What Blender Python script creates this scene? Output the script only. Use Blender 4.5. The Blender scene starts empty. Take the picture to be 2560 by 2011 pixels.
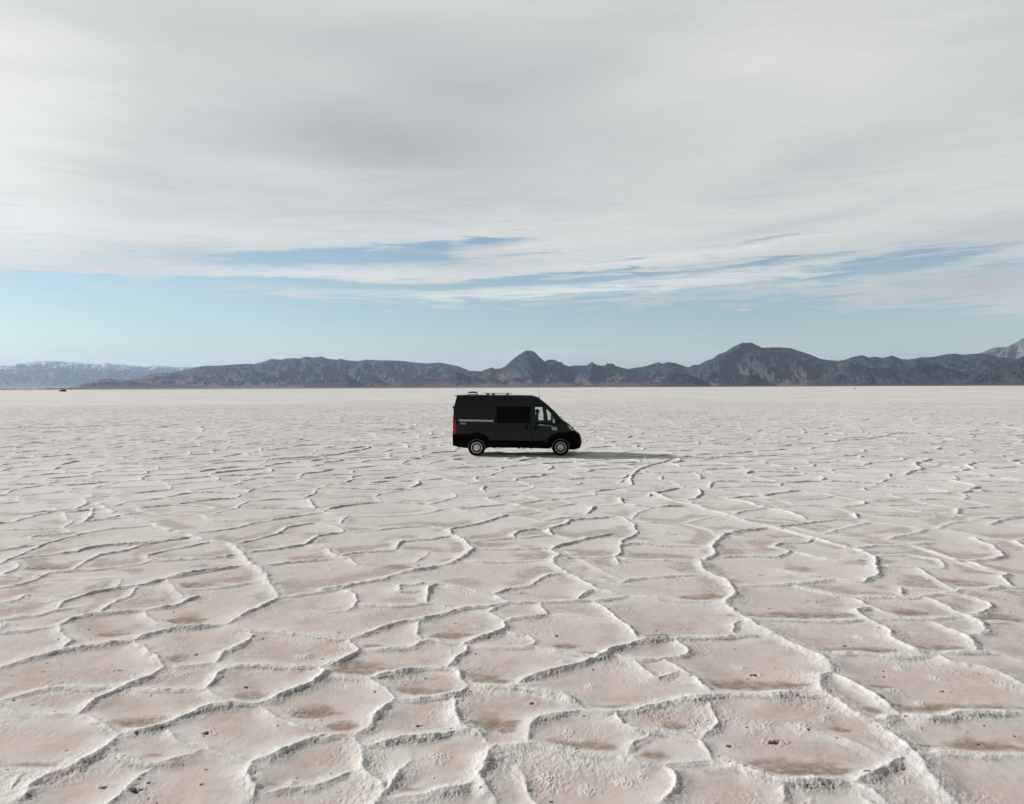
import bpy, bmesh, math, random, time
import numpy as np
from mathutils import Matrix, Vector, Euler
from mathutils.geometry import delaunay_2d_cdt

T0 = time.time()
random.seed(7)
RNG = np.random.default_rng(11)
R = math.radians
sc = bpy.context.scene
COL = sc.collection

# ------------------------------------------------------------------ camera
W_PX, H_PX, F_PX = 2560.0, 2011.0, 1934.0
CAM_H = 2.85
PITCH = 1.117
ROLL = -0.19
cam_d = bpy.data.cameras.new("camera")
cam = bpy.data.objects.new("camera", cam_d)
COL.objects.link(cam)
cam_d.sensor_width = 36.0
cam_d.sensor_fit = 'HORIZONTAL'
cam_d.lens = 36.0 * F_PX / W_PX
cam_d.clip_start = 0.1
cam_d.clip_end = 200000.0
cam_m = Matrix.Rotation(R(90 - PITCH), 4, 'X') @ Matrix.Rotation(R(ROLL), 4, 'Z')
cam.matrix_world = Matrix.Translation((0, 0, CAM_H)) @ cam_m
sc.camera = cam


def ray(px, py):
    v = Vector(((px - W_PX / 2) / F_PX, -(py - H_PX / 2) / F_PX, -1.0))
    return (cam_m.to_3x3() @ v).normalized()


def ground_pt(px, py):
    d = ray(px, py)
    t = -CAM_H / d.z
    return (d.x * t, d.y * t)


# ------------------------------------------------------------------ render
sc.view_settings.view_transform = 'Standard'
sc.view_settings.look = 'None'
sc.view_settings.exposure = 0.0
sc.view_settings.gamma = 1.0
sc.cycles.use_denoising = True
sc.cycles.max_bounces = 6
sc.cycles.diffuse_bounces = 3
sc.cycles.glossy_bounces = 3
sc.cycles.transmission_bounces = 4
sc.cycles.transparent_max_bounces = 12
sc.cycles.volume_bounces = 1
sc.cycles.caustics_reflective = False
sc.cycles.caustics_refractive = False
sc.cycles.sample_clamp_indirect = 6.0


# ------------------------------------------------------------------ noise
_perm = RNG.permutation(4096).astype(np.int64)
_g = RNG.uniform(0, 2 * np.pi, 4096)
_gx, _gy = np.cos(_g).astype(np.float32), np.sin(_g).astype(np.float32)


def pnoise(x, y):
    xi = np.floor(x).astype(np.int64)
    yi = np.floor(y).astype(np.int64)
    xf = (x - xi).astype(np.float32)
    yf = (y - yi).astype(np.float32)
    u = xf * xf * xf * (xf * (xf * 6 - 15) + 10)
    v = yf * yf * yf * (yf * (yf * 6 - 15) + 10)

    def g(ix, iy, fx, fy):
        h = _perm[(_perm[ix & 4095] + iy) & 4095]
        return _gx[h] * fx + _gy[h] * fy
    a = g(xi, yi, xf, yf)
    b = g(xi + 1, yi, xf - 1, yf)
    c = g(xi, yi + 1, xf, yf - 1)
    d = g(xi + 1, yi + 1, xf - 1, yf - 1)
    ab = a + u * (b - a)
    cd = c + u * (d - c)
    return (ab + v * (cd - ab)) * 1.5


def fbm(x, y, octv=4, gain=0.5, lac=2.03):
    s = 0
    a = 1.0
    t = 0
    for i in range(octv):
        s = s + a * pnoise(x + 17.3 * i, y - 9.1 * i)
        t += a
        x = x * lac
        y = y * lac
        a *= gain
    return s / t


def sstep(a, b, x):
    t = np.clip((x - a) / (b - a), 0, 1)
    return t * t * (3 - 2 * t)


# ------------------------------------------------------------------ tagging
def tag(o, label=None, cat=None, group=None, kind=None):
    if label:
        o["label"] = label
    if cat:
        o["category"] = cat
    if group:
        o["group"] = group
    if kind:
        o["kind"] = kind
    return o


def link(o, parent=None):
    COL.objects.link(o)
    if parent:
        o.parent = parent
    return o


def empty(name, loc, rz=0.0, parent=None):
    o = bpy.data.objects.new(name, None)
    o.location = loc
    o.rotation_euler = (0, 0, rz)
    return link(o, parent)


class MB:
    """collects faces, then builds them as one mesh object"""

    def __init__(self):
        self.v = []
        self.f = []

    def add(self, vs, fs):
        o = len(self.v)
        self.v += [tuple(p) for p in vs]
        self.f += [tuple(i + o for i in f) for f in fs]
        return self

    def box(self, c, s, rot=None, taper=1.0):
        vs = []
        for dz in (-1, 1):
            k = taper if dz > 0 else 1.0
            for dx, dy in ((-1, -1), (1, -1), (1, 1), (-1, 1)):
                p = Vector((dx * s[0] / 2 * k, dy * s[1] / 2 * k, dz * s[2] / 2))
                if rot is not None:
                    p = rot @ p
                vs.append((c[0] + p.x, c[1] + p.y, c[2] + p.z))
        fs = [(3, 2, 1, 0), (4, 5, 6, 7), (0, 1, 5, 4), (1, 2, 6, 5), (2, 3, 7, 6), (3, 0, 4, 7)]
        return self.add(vs, fs)

    def tube(self, pts, r, n=10, r2=None, cap=True):
        pts = [Vector(p) for p in pts]
        rings = []
        m = len(pts)
        for i, p in enumerate(pts):
            d = (pts[min(i + 1, m - 1)] - pts[max(i - 1, 0)]).normalized()
            a = d.cross(Vector((0, 0, 1)))
            if a.length < 1e-4:
                a = d.cross(Vector((0, 1, 0)))
            a.normalize()
            b = d.cross(a)
            rr = r if r2 is None else r + (r2 - r) * i / (m - 1)
            rings.append([p + (a * math.cos(2 * math.pi * k / n) + b * math.sin(2 * math.pi * k / n)) * rr for k in range(n)])
        vs = [q for rg in rings for q in rg]
        fs = []
        for i in range(m - 1):
            for k in range(n):
                k2 = (k + 1) % n
                fs.append((i * n + k, i * n + k2, (i + 1) * n + k2, (i + 1) * n + k))
        if cap:
            fs.append(tuple(range(n - 1, -1, -1)))
            fs.append(tuple((m - 1) * n + k for k in range(n)))
        return self.add(vs, fs)

    def lathe(self, prof, n=48, axis='Y', c=(0, 0, 0), closed=False):
        """prof: (radius, offset along the axis)"""
        vs = []
        m = len(prof)
        for (r, h) in prof:
            for k in range(n):
                a = 2 * math.pi * k / n
                ca, sa = math.cos(a) * r, math.sin(a) * r
                p = (ca, h, sa) if axis == 'Y' else (ca, sa, h)
                vs.append((p[0] + c[0], p[1] + c[1], p[2] + c[2]))
        fs = []
        for i in range(m - 1 + (1 if closed else 0)):
            j = (i + 1) % m
            for k in range(n):
                k2 = (k + 1) % n
                fs.append((i * n + k, i * n + k2, j * n + k2, j * n + k))
        return self.add(vs, fs)

    def build(self, name, mat, parent=None, smooth=True, bevel=0.0, sharp=35):
        me = bpy.data.meshes.new(name)
        me.from_pydata(self.v, [], self.f)
        bm = bmesh.new()
        bm.from_mesh(me)
        bmesh.ops.remove_doubles(bm, verts=bm.verts, dist=1e-5)
        bmesh.ops.recalc_face_normals(bm, faces=bm.faces)
        if bevel > 0:
            es = [e for e in bm.edges if len(e.link_faces) == 2 and e.calc_face_angle(0) > R(30)]
            bmesh.ops.bevel(bm, geom=es, offset=bevel, segments=2, affect='EDGES', profile=0.6, clamp_overlap=True)
        for e in bm.edges:
            if len(e.link_faces) == 2 and e.calc_face_angle(0) > R(sharp):
                e.smooth = False
        for f in bm.faces:
            f.smooth = smooth
        bm.to_mesh(me)
        bm.free()
        me.materials.append(mat)
        o = bpy.data.objects.new(name, me)
        return link(o, parent)


def merge(main, others):
    """fold small fittings into one part, keeping their materials"""
    bm = bmesh.new()
    mats = []
    for o in [main] + others:
        m_ = o.data.materials[0]
        if m_ not in mats:
            mats.append(m_)
        k = len(bm.faces)
        bm.from_mesh(o.data)
        bm.faces.ensure_lookup_table()
        for f in bm.faces[k:]:
            f.material_index = mats.index(m_)
    me = bpy.data.meshes.new(main.name)
    bm.to_mesh(me)
    bm.free()
    for m_ in mats:
        me.materials.append(m_)
    main.data = me
    for o in others:
        bpy.data.objects.remove(o, do_unlink=True)
    return main


def apply_mods(o):
    dg = bpy.context.evaluated_depsgraph_get()
    dg.update()
    me = bpy.data.meshes.new_from_object(o.evaluated_get(dg))
    o.modifiers.clear()
    o.data = me
    return o


# ------------------------------------------------------------------ materials
class NT:
    def __init__(self, tree):
        self.t = tree
        self.n = tree.nodes
        self.l = tree.links

    def node(self, typ, **kw):
        nd = self.n.new(typ)
        for k, v in kw.items():
            setattr(nd, k, v)
        return nd

    def put(self, sock, v):
        if isinstance(v, (int, float)):
            sock.default_value = v
        elif isinstance(v, (tuple, list)):
            if len(v) == 3 and len(sock.default_value) == 4:
                v = (*v, 1.0)
            sock.default_value = v
        else:
            self.l.new(v, sock)

    def m(self, op, a, b=0.0, c=0.0, clamp=False):
        nd = self.node('ShaderNodeMath', operation=op, use_clamp=clamp)
        self.put(nd.inputs[0], a)
        self.put(nd.inputs[1], b)
        self.put(nd.inputs[2], c)
        return nd.outputs[0]

    def rng(self, v, a, b, c=0.0, d=1.0, smooth=True):
        nd = self.node('ShaderNodeMapRange', interpolation_type='SMOOTHSTEP' if smooth else 'LINEAR')
        for i, x in enumerate((v, a, b, c, d)):
            self.put(nd.inputs[i], x)
        return nd.outputs[0]

    def mix(self, f, a, b):
        nd = self.node('ShaderNodeMix', data_type='RGBA')
        self.put(nd.inputs[0], f)
        self.put(nd.inputs[6], a)
        self.put(nd.inputs[7], b)
        return nd.outputs[2]

    def noise(self, vec, scale, detail=4.0, rough=0.5, dist=0.0, dim='3D'):
        nd = self.node('ShaderNodeTexNoise', noise_dimensions=dim)
        if vec is not None:
            self.put(nd.inputs['Vector'], vec)
        nd.inputs['Scale'].default_value = scale
        nd.inputs['Detail'].default_value = detail
        nd.inputs['Roughness'].default_value = rough
        nd.inputs['Distortion'].default_value = dist
        return nd.outputs[0]

    def xyz(self, x, y, z=0.0):
        nd = self.node('ShaderNodeCombineXYZ')
        self.put(nd.inputs[0], x)
        self.put(nd.inputs[1], y)
        self.put(nd.inputs[2], z)
        return nd.outputs[0]


def new_mat(name):
    m = bpy.data.materials.new(name)
    m.use_nodes = True
    m.node_tree.nodes.clear()
    t = NT(m.node_tree)
    out = t.node('ShaderNodeOutputMaterial')
    return m, t, out


def simple(name, col, rough=0.5, metal=0.0, spec=0.5, coat=0.0, var=0.12, vscale=6.0, bump=0.0, bscale=40.0):
    m, t, out = new_mat(name)
    b = t.node('ShaderNodeBsdfPrincipled')
    tc = t.node('ShaderNodeTexCoord').outputs['Object']
    n = t.noise(tc, vscale, 5, 0.6)
    dk = tuple(c * (1 - var) for c in col)
    lt = tuple(min(1, c * (1 + var)) for c in col)
    t.put(b.inputs['Base Color'], t.mix(n, dk, lt))
    t.put(b.inputs['Roughness'], t.rng(n, 0.3, 0.7, max(0.02, rough - 0.06), min(1, rough + 0.06)))
    b.inputs['Metallic'].default_value = metal
    b.inputs['Specular IOR Level'].default_value = spec
    b.inputs['Coat Weight'].default_value = coat
    b.inputs['Coat Roughness'].default_value = 0.15
    if bump > 0:
        bp = t.node('ShaderNodeBump')
        bp.inputs['Strength'].default_value = bump
        bp.inputs['Distance'].default_value = 0.01
        t.put(bp.inputs['Height'], t.noise(tc, bscale, 4, 0.6))
        t.put(b.inputs['Normal'], bp.outputs[0])
    t.put(out.inputs[0], b.outputs[0])
    return m
# ------------------------------------------------------------------ light
SUN_EL = 22.5
SHADOW = Vector((5.7, -1.6, 0)).normalized()          # the way shadows fall
sun_dir = Vector((-SHADOW.x * math.cos(R(SUN_EL)), -SHADOW.y * math.cos(R(SUN_EL)), math.sin(R(SUN_EL))))
sd = bpy.data.lights.new("sun", 'SUN')
sd.energy = 5.0
sd.angle = R(2.2)
sd.color = (1.0, 0.96, 0.915)
sun = bpy.data.objects.new("sun", sd)
sun.rotation_euler = sun_dir.to_track_quat('Z', 'Y').to_euler()
sun.location = (-30, 10, 30)
link(sun)

world = bpy.data.worlds.new("World")
sc.world = world
world.use_nodes = True
world.node_tree.nodes.clear()
t = NT(world.node_tree)
wo = t.node('ShaderNodeOutputWorld')
bg = t.node('ShaderNodeBackground')
BG = 0.1
bg.inputs[1].default_value = BG
t.put(wo.inputs[0], bg.outputs[0])
sky = t.node('ShaderNodeTexSky')
sky.sky_type = 'NISHITA'
sky.sun_disc = False
sky.sun_elevation = R(SUN_EL)
# Blender's sky: rotation measured from +Y towards +X
sky.sun_rotation = math.atan2(sun_dir.x, sun_dir.y)
sky.altitude = 1300
sky.air_density = 1.0
sky.dust_density = 0.6
sky.ozone_density = 1.5

tcw = t.node('ShaderNodeTexCoord').outputs['Generated']
sp = t.node('ShaderNodeSeparateXYZ')
t.put(sp.inputs[0], tcw)
X, Y, Z = sp.outputs
az = t.m('ARCTAN2', X, Y)
el = t.m('ARCSINE', Z)


def ang(px, py):
    d = ray(px, py)
    return math.atan2(d.x, d.y), math.asin(d.z)


# streaky warp so the edges fray along the wind
wv = t.xyz(t.m('MULTIPLY', az, 5.0), t.m('MULTIPLY', el, 26.0), 3.1)
w1 = t.noise(wv, 1.0, 5, 0.55, 0.6)
wv2 = t.xyz(t.m('MULTIPLY', t.m('ADD', az, t.m('MULTIPLY', el, 1.2)), 9.0), t.m('MULTIPLY', t.m('SUBTRACT', el, t.m('MULTIPLY', az, 0.03)), 120.0), 8.2)
w2 = t.noise(wv2, 1.0, 5, 0.62, 1.0)
wv3 = t.xyz(t.m('MULTIPLY', az, 2.2), t.m('MULTIPLY', el, 9.0), 1.4)
w3 = t.noise(wv3, 1.0, 3, 0.5, 0.3)
elw = t.m('ADD', el, t.m('MULTIPLY', t.m('SUBTRACT', w1, 0.5), 0.022))
elw = t.m('ADD', elw, t.m('MULTIPLY', t.m('SUBTRACT', w2, 0.5), 0.016))
azw = t.m('ADD', az, t.m('MULTIPLY', t.m('SUBTRACT', w1, 0.5), 0.10))


def blob(px, py, rx, ry, amp, rot=0.0, soft=2.0):
    """gaussian patch in azimuth and elevation; centre and radii given in photo pixels"""
    a0, e0 = ang(px, py)
    sx, sy = rx / F_PX * math.cos(a0) ** 2, ry / F_PX * math.cos(a0)
    c, s = math.cos(R(rot)), math.sin(R(rot))
    da = t.m('SUBTRACT', azw, a0)
    de = t.m('SUBTRACT', elw, e0)
    p = t.m('ADD', t.m('MULTIPLY', da, c / sx), t.m('MULTIPLY', de, s / sx))
    q = t.m('ADD', t.m('MULTIPLY', da, -s / sy), t.m('MULTIPLY', de, c / sy))
    r2 = t.m('ADD', t.m('POWER', t.m('ABSOLUTE', p), soft), t.m('POWER', t.m('ABSOLUTE', q), soft))
    return t.m('MULTIPLY', t.m('EXPONENT', t.m('MULTIPLY', r2, -1.0)), amp)


def add_all(items):
    s = None
    for it in items:
        s = it if s is None else t.m('ADD', s, it)
    return s


# the foot of the cloud deck, by azimuth
fc = t.node('ShaderNodeFloatCurve')
foot = [(-300, 706), (0, 712), (250, 722), (480, 726), (600, 748), (900, 755), (1250, 768), (1500, 760), (1800, 748),
        (2050, 735), (2120, 765), (2300, 775), (2560, 800), (2860, 810)]
cm = fc.mapping
cv = cm.curves[0]
pts = [((ang(px, py)[0] + 1.0) / 2.0, ang(px, py)[1] / 0.3) for px, py in foot]
cv.points[0].location = (0.0, 0.42)
cv.points[1].location = (1.0, 0.27)
for p in pts:
    cv.points.new(*p)
cm.update()
t.put(fc.inputs['Value'], t.m('MULTIPLY', t.m('ADD', az, 1.0), 0.5, clamp=True))
vb = t.m('MULTIPLY', fc.outputs[0], 0.3)
edge = t.m('DIVIDE', t.m('SUBTRACT', elw, vb), 0.019)
edge = t.m('MINIMUM', edge, t.rng(el, 0.12, 0.26, 1.0, 2.8))
gaps = add_all([
    blob(800, 645, 270, 17, -2.7, 3.5),
    blob(1080, 618, 240, 16, -1.5, 4.0),
    blob(1240, 600, 260, 10, -1.2, 4.0),
    blob(1150, 655, 220, 9, -1.0, 1.0),
    blob(150, 690, 300, 12, -1.6, -1.0),
    blob(280, 738, 420, 12, -1.8, 0.0),
    blob(980, 716, 330, 9, -2.3, 1.0),
    blob(1330, 707, 240, 6, -1.5, 2.0),
    blob(1700, 682, 300, 6, -1.4, 4.0),
    blob(2230, 660, 150, 24, -2.4, 4.0),
    blob(1180, 640, 330, 7, -1.2, 3.0),
    blob(620, 700, 260, 6, -1.4, 0.0),
    blob(1400, 690, 300, 5, -1.3, 3.0),
    blob(2000, 700, 160, 6, -1.0, 2.0),
    blob(2440, 628, 150, 10, -1.4, 9.0),
    blob(1960, 655, 180, 7, -0.9, 5.0),
    blob(1930, 597, 180, 6, -1.0, 7.0),
    blob(1400, 575, 200, 6, -0.8, 5.0),
])
tufts = add_all([
    blob(1895, 768, 22, 6, 3.6, 8.0),
    blob(2032, 746, 26, 4, 2.0, 2.0),
    blob(1632, 848, 26, 6, 1.7, 8.0),
    blob(1240, 890, 140, 12, 3.2, 3.0),
    blob(1440, 883, 160, 7, 3.2, 2.0),
    blob(1500, 880, 60, 4, 1.6, 0.0),
    blob(1740, 893, 120, 9, 2.8, 8.0),
    blob(90, 905, 260, 8, 1.2, 0.0),
    blob(2350, 775, 300, 10, 1.5, 1.0),
    blob(2430, 805, 240, 6, 1.5, 2.0),
])
nz = t.m('MULTIPLY', t.m('SUBTRACT', w2, 0.5), 5.0)
w4 = t.noise(t.xyz(t.m('MULTIPLY', az, 26.0), t.m('MULTIPLY', t.m('SUBTRACT', el, t.m('MULTIPLY', az, 0.035)), 330.0), 2.2), 1.0, 4, 0.6, 0.5)
nz = t.m('ADD', nz, t.m('MULTIPLY', t.m('SUBTRACT', w4, 0.5), 2.4))
nz1 = t.m('MULTIPLY', t.m('SUBTRACT', w1, 0.5), 1.6)
body = add_all([edge, gaps, nz, nz1])
# overhead and behind, unseen, the deck is thinned to weaken the sky fill
open_up = t.rng(el, 0.56, 0.95)
behind = t.rng(t.m('ABSOLUTE', az), 1.9, 2.7)
body = t.m('SUBTRACT', body, t.m('MULTIPLY', t.m('MAXIMUM', open_up, behind), t.rng(w3, 0.35, 0.6, 1.2, 0.0)))
veil = t.m('ADD', t.rng(el, -0.01, 0.10, 0.45, 0.08), t.m('MULTIPLY', t.rng(w2, .4, .75), 0.14))
dens = t.m('MAXIMUM', veil, t.m('MAXIMUM', t.rng(body, -0.9, 1.5), t.m('MULTIPLY', t.rng(t.m('ADD', tufts, nz), 0.3, 2.8), 0.8)))

# brightness inside the deck
greys = add_all([
    blob(900, 350, 420, 90, 0.75, -8.0),
    blob(1150, 260, 520, 110, 0.35, -6.0),
    blob(1080, 370, 260, 60, 0.35, -4.0),
    blob(950, 110, 420, 70, 0.30, -10.0),
    blob(1500, 160, 300, 90, 0.25, 12.0),
    blob(2150, 380, 320, 60, 0.35, 8.0),
    blob(350, 430, 300, 30, 0.30, -3.0),
    blob(370, 630, 220, 16, 0.55, -2.0),
    blob(1980, 560, 300, 16, 0.55, 7.0),
    blob(2480, 700, 260, 50, 0.75, 3.0),
    blob(2500, 560, 200, 40, 0.45, 8.0),
    blob(2500, 180, 300, 240, 0.25, 0.0),
])
lights = add_all([
    blob(-80, 250, 320, 330, 1.1, 0.0),
    blob(0, 590, 420, 80, 0.55, 0.0),
    blob(1900, 130, 420, 100, 0.35, 6.0),
    blob(1500, 250, 300, 70, 0.25, 10.0),
    blob(1500, 600, 420, 50, 0.45, 4.0),
    blob(1450, 725, 650, 24, 1.1, 2.0),
    blob(900, 690, 420, 14, 0.8, 1.0),
    blob(1700, 640, 320, 14, 0.8, 4.0),
    blob(850, 590, 500, 26, 0.4, 2.0),
])
gv = t.m('ADD', t.m('SUBTRACT', greys, lights), t.m('MULTIPLY', t.m('SUBTRACT', w3, 0.5), 1.6))
gv = t.m('ADD', gv, t.m('MULTIPLY', t.m('SUBTRACT', w1, 0.5), 0.6))
gv = t.m('ADD', gv, t.m('MULTIPLY', t.m('SUBTRACT', w2, 0.5), t.rng(el, 0.12, 0.34, 1.5, 0.2)))
gcol = t.node('ShaderNodeValToRGB')
cr = gcol.color_ramp
K = 1.0 / BG
cr.elements[0].position = 0.0
cr.elements[0].color = (0.86, 0.855, 0.825, 1)
cr.elements[1].position = 1.0
cr.elements[1].color = (0.475, 0.482, 0.492, 1)
e = cr.elements.new(0.35)
e.color = (0.725, 0.73, 0.705, 1)
e = cr.elements.new(0.62)
e.color = (0.61, 0.62, 0.608, 1)
t.put(gcol.inputs[0], t.rng(gv, -1.1, 1.2, 0.0, 1.0, smooth=False))
cl = t.node('ShaderNodeVectorMath', operation='SCALE')
t.put(cl.inputs[0], gcol.outputs[0])
hi = t.rng(el, 0.47, 0.95, 1.0, 0.27)  # unseen clouds overhead and behind are darkened to deepen the ground shadows
bk = t.rng(t.m('ABSOLUTE', az), 0.70, 1.9, 1.0, 0.33)
t.put(cl.inputs[3], t.m('MULTIPLY', t.m('MULTIPLY', hi, bk), K))
# the sky behind
skc = t.node('ShaderNodeVectorMath', operation='MULTIPLY')
t.put(skc.inputs[0], sky.outputs[0])
skc.inputs[1].default_value = (1.08, 1.13, 1.03)
thin = t.m('MULTIPLY', dens, 0.97)
fin = t.mix(thin, skc.outputs[0], cl.outputs[0])
t.put(bg.inputs[0], fin)
world.cycles.sampling_method = 'MANUAL'
world.cycles.sample_map_resolution = 1024
# ------------------------------------------------------------------ where the van stands
VAN_LOC = Vector((-1.447, 32.78, 0.0))      # under the middle of the rear axle
VAN_YAW = R(-0.8)
VAN_M = Matrix.Translation(VAN_LOC) @ Matrix.Rotation(VAN_YAW, 4, 'Z')
WB = 3.454
WHEEL_SPOTS = []
for wx_ in (0.0, WB):
    for wy_ in (-0.90, 0.90):
        p_ = VAN_M @ Vector((wx_, wy_, 0))
        WHEEL_SPOTS.append((p_.x, p_.y))
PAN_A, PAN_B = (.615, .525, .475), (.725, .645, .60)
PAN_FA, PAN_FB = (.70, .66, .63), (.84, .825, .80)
CRUST_A, CRUST_B = (.68, .655, .625), (.84, .825, .80)

HAZE_COL = (0.58, 0.76, 1.0, 1.0)
HAZE_D = 2.2e-5
# ------------------------------------------------------------------ the salt crust: crest lines
# Crest lines traced on the photograph and laid out on the ground plane.
# Each block: x offset, y offset, pixels per photo pixel; each line: strength, width, points
TR = {}
TR['A'] = (0, 1400, 2.4156, """
1 1.2:0,665 110,628 240,595 345,568 420,545 540,532 660,518 790,500
.9 1:790,500 880,465 960,445 1060,425 1200,408 1360,400
.9 1.2:1360,400 1480,330 1600,280 1680,240 1720,232
.5 1:1720,232 1880,210 2040,185 2100,165 2174,155
.7 1:355,405 365,450 440,500 345,568
.8 1:355,405 440,365 560,340 690,328 800,318 850,312
.9 1:345,310 380,270 470,235 580,205 700,180 840,165 960,135 1010,120
.8 1:1010,120 1120,102 1250,80 1360,55 1470,42
.7 1:0,175 110,160 220,125 310,80
.3 1:220,125 400,125 560,122 740,115
.6 1:0,270 80,262 160,218
.3 1:160,240 340,250
.5 1:0,375 120,355 260,340 345,310
.4 1:0,450 130,440 290,420 355,405
.5 1.2:865,318 885,360 960,395 1060,422
.8 1:865,318 960,300 1080,285 1140,250 1200,235
.6 1:640,300 690,265 780,235
.4 1.6:1010,120 1060,190 1100,235
.5 1:1100,190 1250,182 1400,165 1580,142 1600,130
.8 1.8:1470,5 1540,50 1600,90 1610,130 1660,190 1680,240
.6 1:1540,48 1700,25 1860,10 2000,3
.7 1.3:790,500 870,540 950,600 990,655
.5 1:990,655 1100,650 1200,640 1310,628
.7 1:1310,628 1340,580 1420,545 1500,510 1520,470 1500,435
.5 1.2:1360,400 1500,435 1700,450 1900,470 2080,495 2115,490 2174,462
.6 1:2115,490 2145,555 2174,560
.9 1.2:990,655 940,700 880,735 740,780 620,840 540,890 480,945
.5 1.2:740,780 900,795 1050,800 1220,792
.9 1.2:1395,655 1330,700 1290,750 1240,785
.8 1.2:1310,628 1395,655 1560,650 1700,665 1850,660 1930,660
.8 1:1930,660 2000,635 2080,600 2174,560
1 1.2:1930,660 1970,705 1900,750 1780,800 1680,840 1560,885
1 1.4:720,1080 850,1055 1000,1015 1120,960 1220,915 1330,888 1450,890 1560,885
.5 1.4:1240,785 1300,840 1400,875
.7 1.2:480,945 560,985 650,1030 720,1080
.4 1:0,860 130,830 280,790 380,778 560,785 700,780
.5 1.4:0,900 100,940 280,945 400,942 480,945
1 1.5:720,1080 650,1140 600,1190 450,1260 330,1310 220,1360 160,1400 130,1476
.35 1.2:0,1290 150,1300 300,1300
.6 1:0,1455 140,1430
.6 1.4:620,1185 760,1220 900,1240 1000,1240 1100,1210 1180,1180 1240,1150
.4 1.3:1050,1105 1130,1130 1240,1150 1400,1200 1520,1240
.5 1.2:1560,888 1620,940 1700,980 1830,1020 1950,1055
.9 1.2:1520,1240 1620,1200 1760,1150 1870,1095 1960,1070 2050,1075
.9 1.2:1520,1240 1495,1290 1500,1350 1540,1430 1510,1476
.6 1:1540,1440 1640,1415 1760,1400 1880,1380 1970,1360
.4 1:1970,705 2040,712 2174,740
.6 1:0,100 60,80 120,55 100,20
.5 1:0,30 60,15 100,0
.4 1:310,80 440,70 560,70 720,50 860,30 900,15 1200,5
""")
TR['B'] = (800, 1400, 2.4156, """
.8 1.4:0,185 130,170 260,145 390,125 483,87
.6 1:470,200 480,160 580,155 640,140 760,160 880,185 1000,210 1050,220
.7 1:205,210 230,265 170,310
.4 1:0,315 100,320 170,310
.6 1:230,275 400,285 520,285 680,268
.4 1:680,268 760,280 800,300
.8 .8:650,180 660,220 635,260
.6 1:1035,220 1100,195 1200,170 1270,165 1310,135 1370,100
.6 1:1050,220 1140,266 1240,262 1360,262 1520,255 1660,258 1800,240 1850,230
.5 1:1850,230 1950,232 2174,262
.6 .8:1560,240 1600,205 1660,180
.7 1.2:1487,87 1560,120 1600,150 1660,180 1750,205 1850,230
.5 1:1810,150 1860,130 1960,115 2080,110 2174,100
.4 1:1560,120 1700,130 1810,150
.8 1:185,490 270,460 380,420 480,380 600,370 700,350 820,310 900,295 1010,290 1140,268
.8 1:185,490 200,530 240,560 150,610 60,650 0,670
.6 1:600,370 590,410 580,450
.5 1.2:0,495 90,490 185,490
.6 1.2:240,560 400,550 560,540 620,500 700,495 780,515 870,515
.8 1:870,515 960,480 1060,450 1120,430 1100,390 1130,370 1250,355 1370,345
.5 1:1010,320 1050,340 1110,375
.6 1:1010,325 1060,295 1140,270
.7 1:1330,265 1330,300 1370,335
.9 1.1:870,515 900,540 840,590 800,630 760,660
.4 1.2:900,540 1000,540 1150,545 1280,530 1300,515 1260,470 1180,460
.5 1.2:1280,530 1400,555 1500,580 1590,590
.7 1:1670,270 1740,320 1790,370 1850,400 1890,450 1940,500
.9 1:1180,765 1280,715 1420,680 1560,640 1680,600 1760,570 1770,550 1850,530 1940,505 2040,490 2174,485
.3 1:1480,345 1600,360 1700,375 1790,380
.6 1:1760,575 1830,600 1920,620 2030,615 2174,595
.6 1.2:1910,620 1930,660 1990,710 2030,735
.8 1:300,725 400,695 520,680 640,665 740,665 820,680 850,730 890,770
.7 1:890,770 860,800 800,825 700,840 600,850 460,850
.5 1:0,670 40,705 0,740
.5 1.2:40,712 160,720 300,728
.8 1:300,728 380,790 460,840
.9 1.3:460,850 400,900 340,960 290,1020 200,1080
.7 1.1:0,1110 60,1080 120,1075 200,1080 240,1130
.8 1:240,1130 350,1118 480,1100 620,1085 760,1065 860,1040
1 1.6:890,770 1050,780 1200,790 1350,820 1480,850 1560,890 1590,920
.9 1.4:800,825 830,900 800,960 860,1030 940,1060 1010,1115
.8 1.3:1240,1070 1270,1000 1320,965 1440,945 1590,920
.9 1.3:1590,920 1720,935 1790,940 1900,920 2000,900 2080,880 2174,865
.9 1:1770,950 1830,1010 1900,1040 1980,1055 2080,1065 2174,1095
.6 1.1:1880,1140 1930,1100 2000,1080
.6 1.8:1010,1115 1140,1140 1300,1130 1420,1160 1560,1190 1700,1200 1850,1225 2000,1255 2090,1265
.9 1.2:240,1130 240,1200 250,1270 300,1310 350,1350 370,1410 390,1450
1 1.4:1060,1140 1010,1220 980,1280 945,1340 980,1390 1040,1430 1080,1476
.8 1.4:945,1340 900,1390 800,1420 600,1450 390,1460
.9 1.1:2090,1265 2130,1330 2150,1400 2090,1450 2060,1476
.7 1:1010,1115 1060,1140
""")
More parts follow.
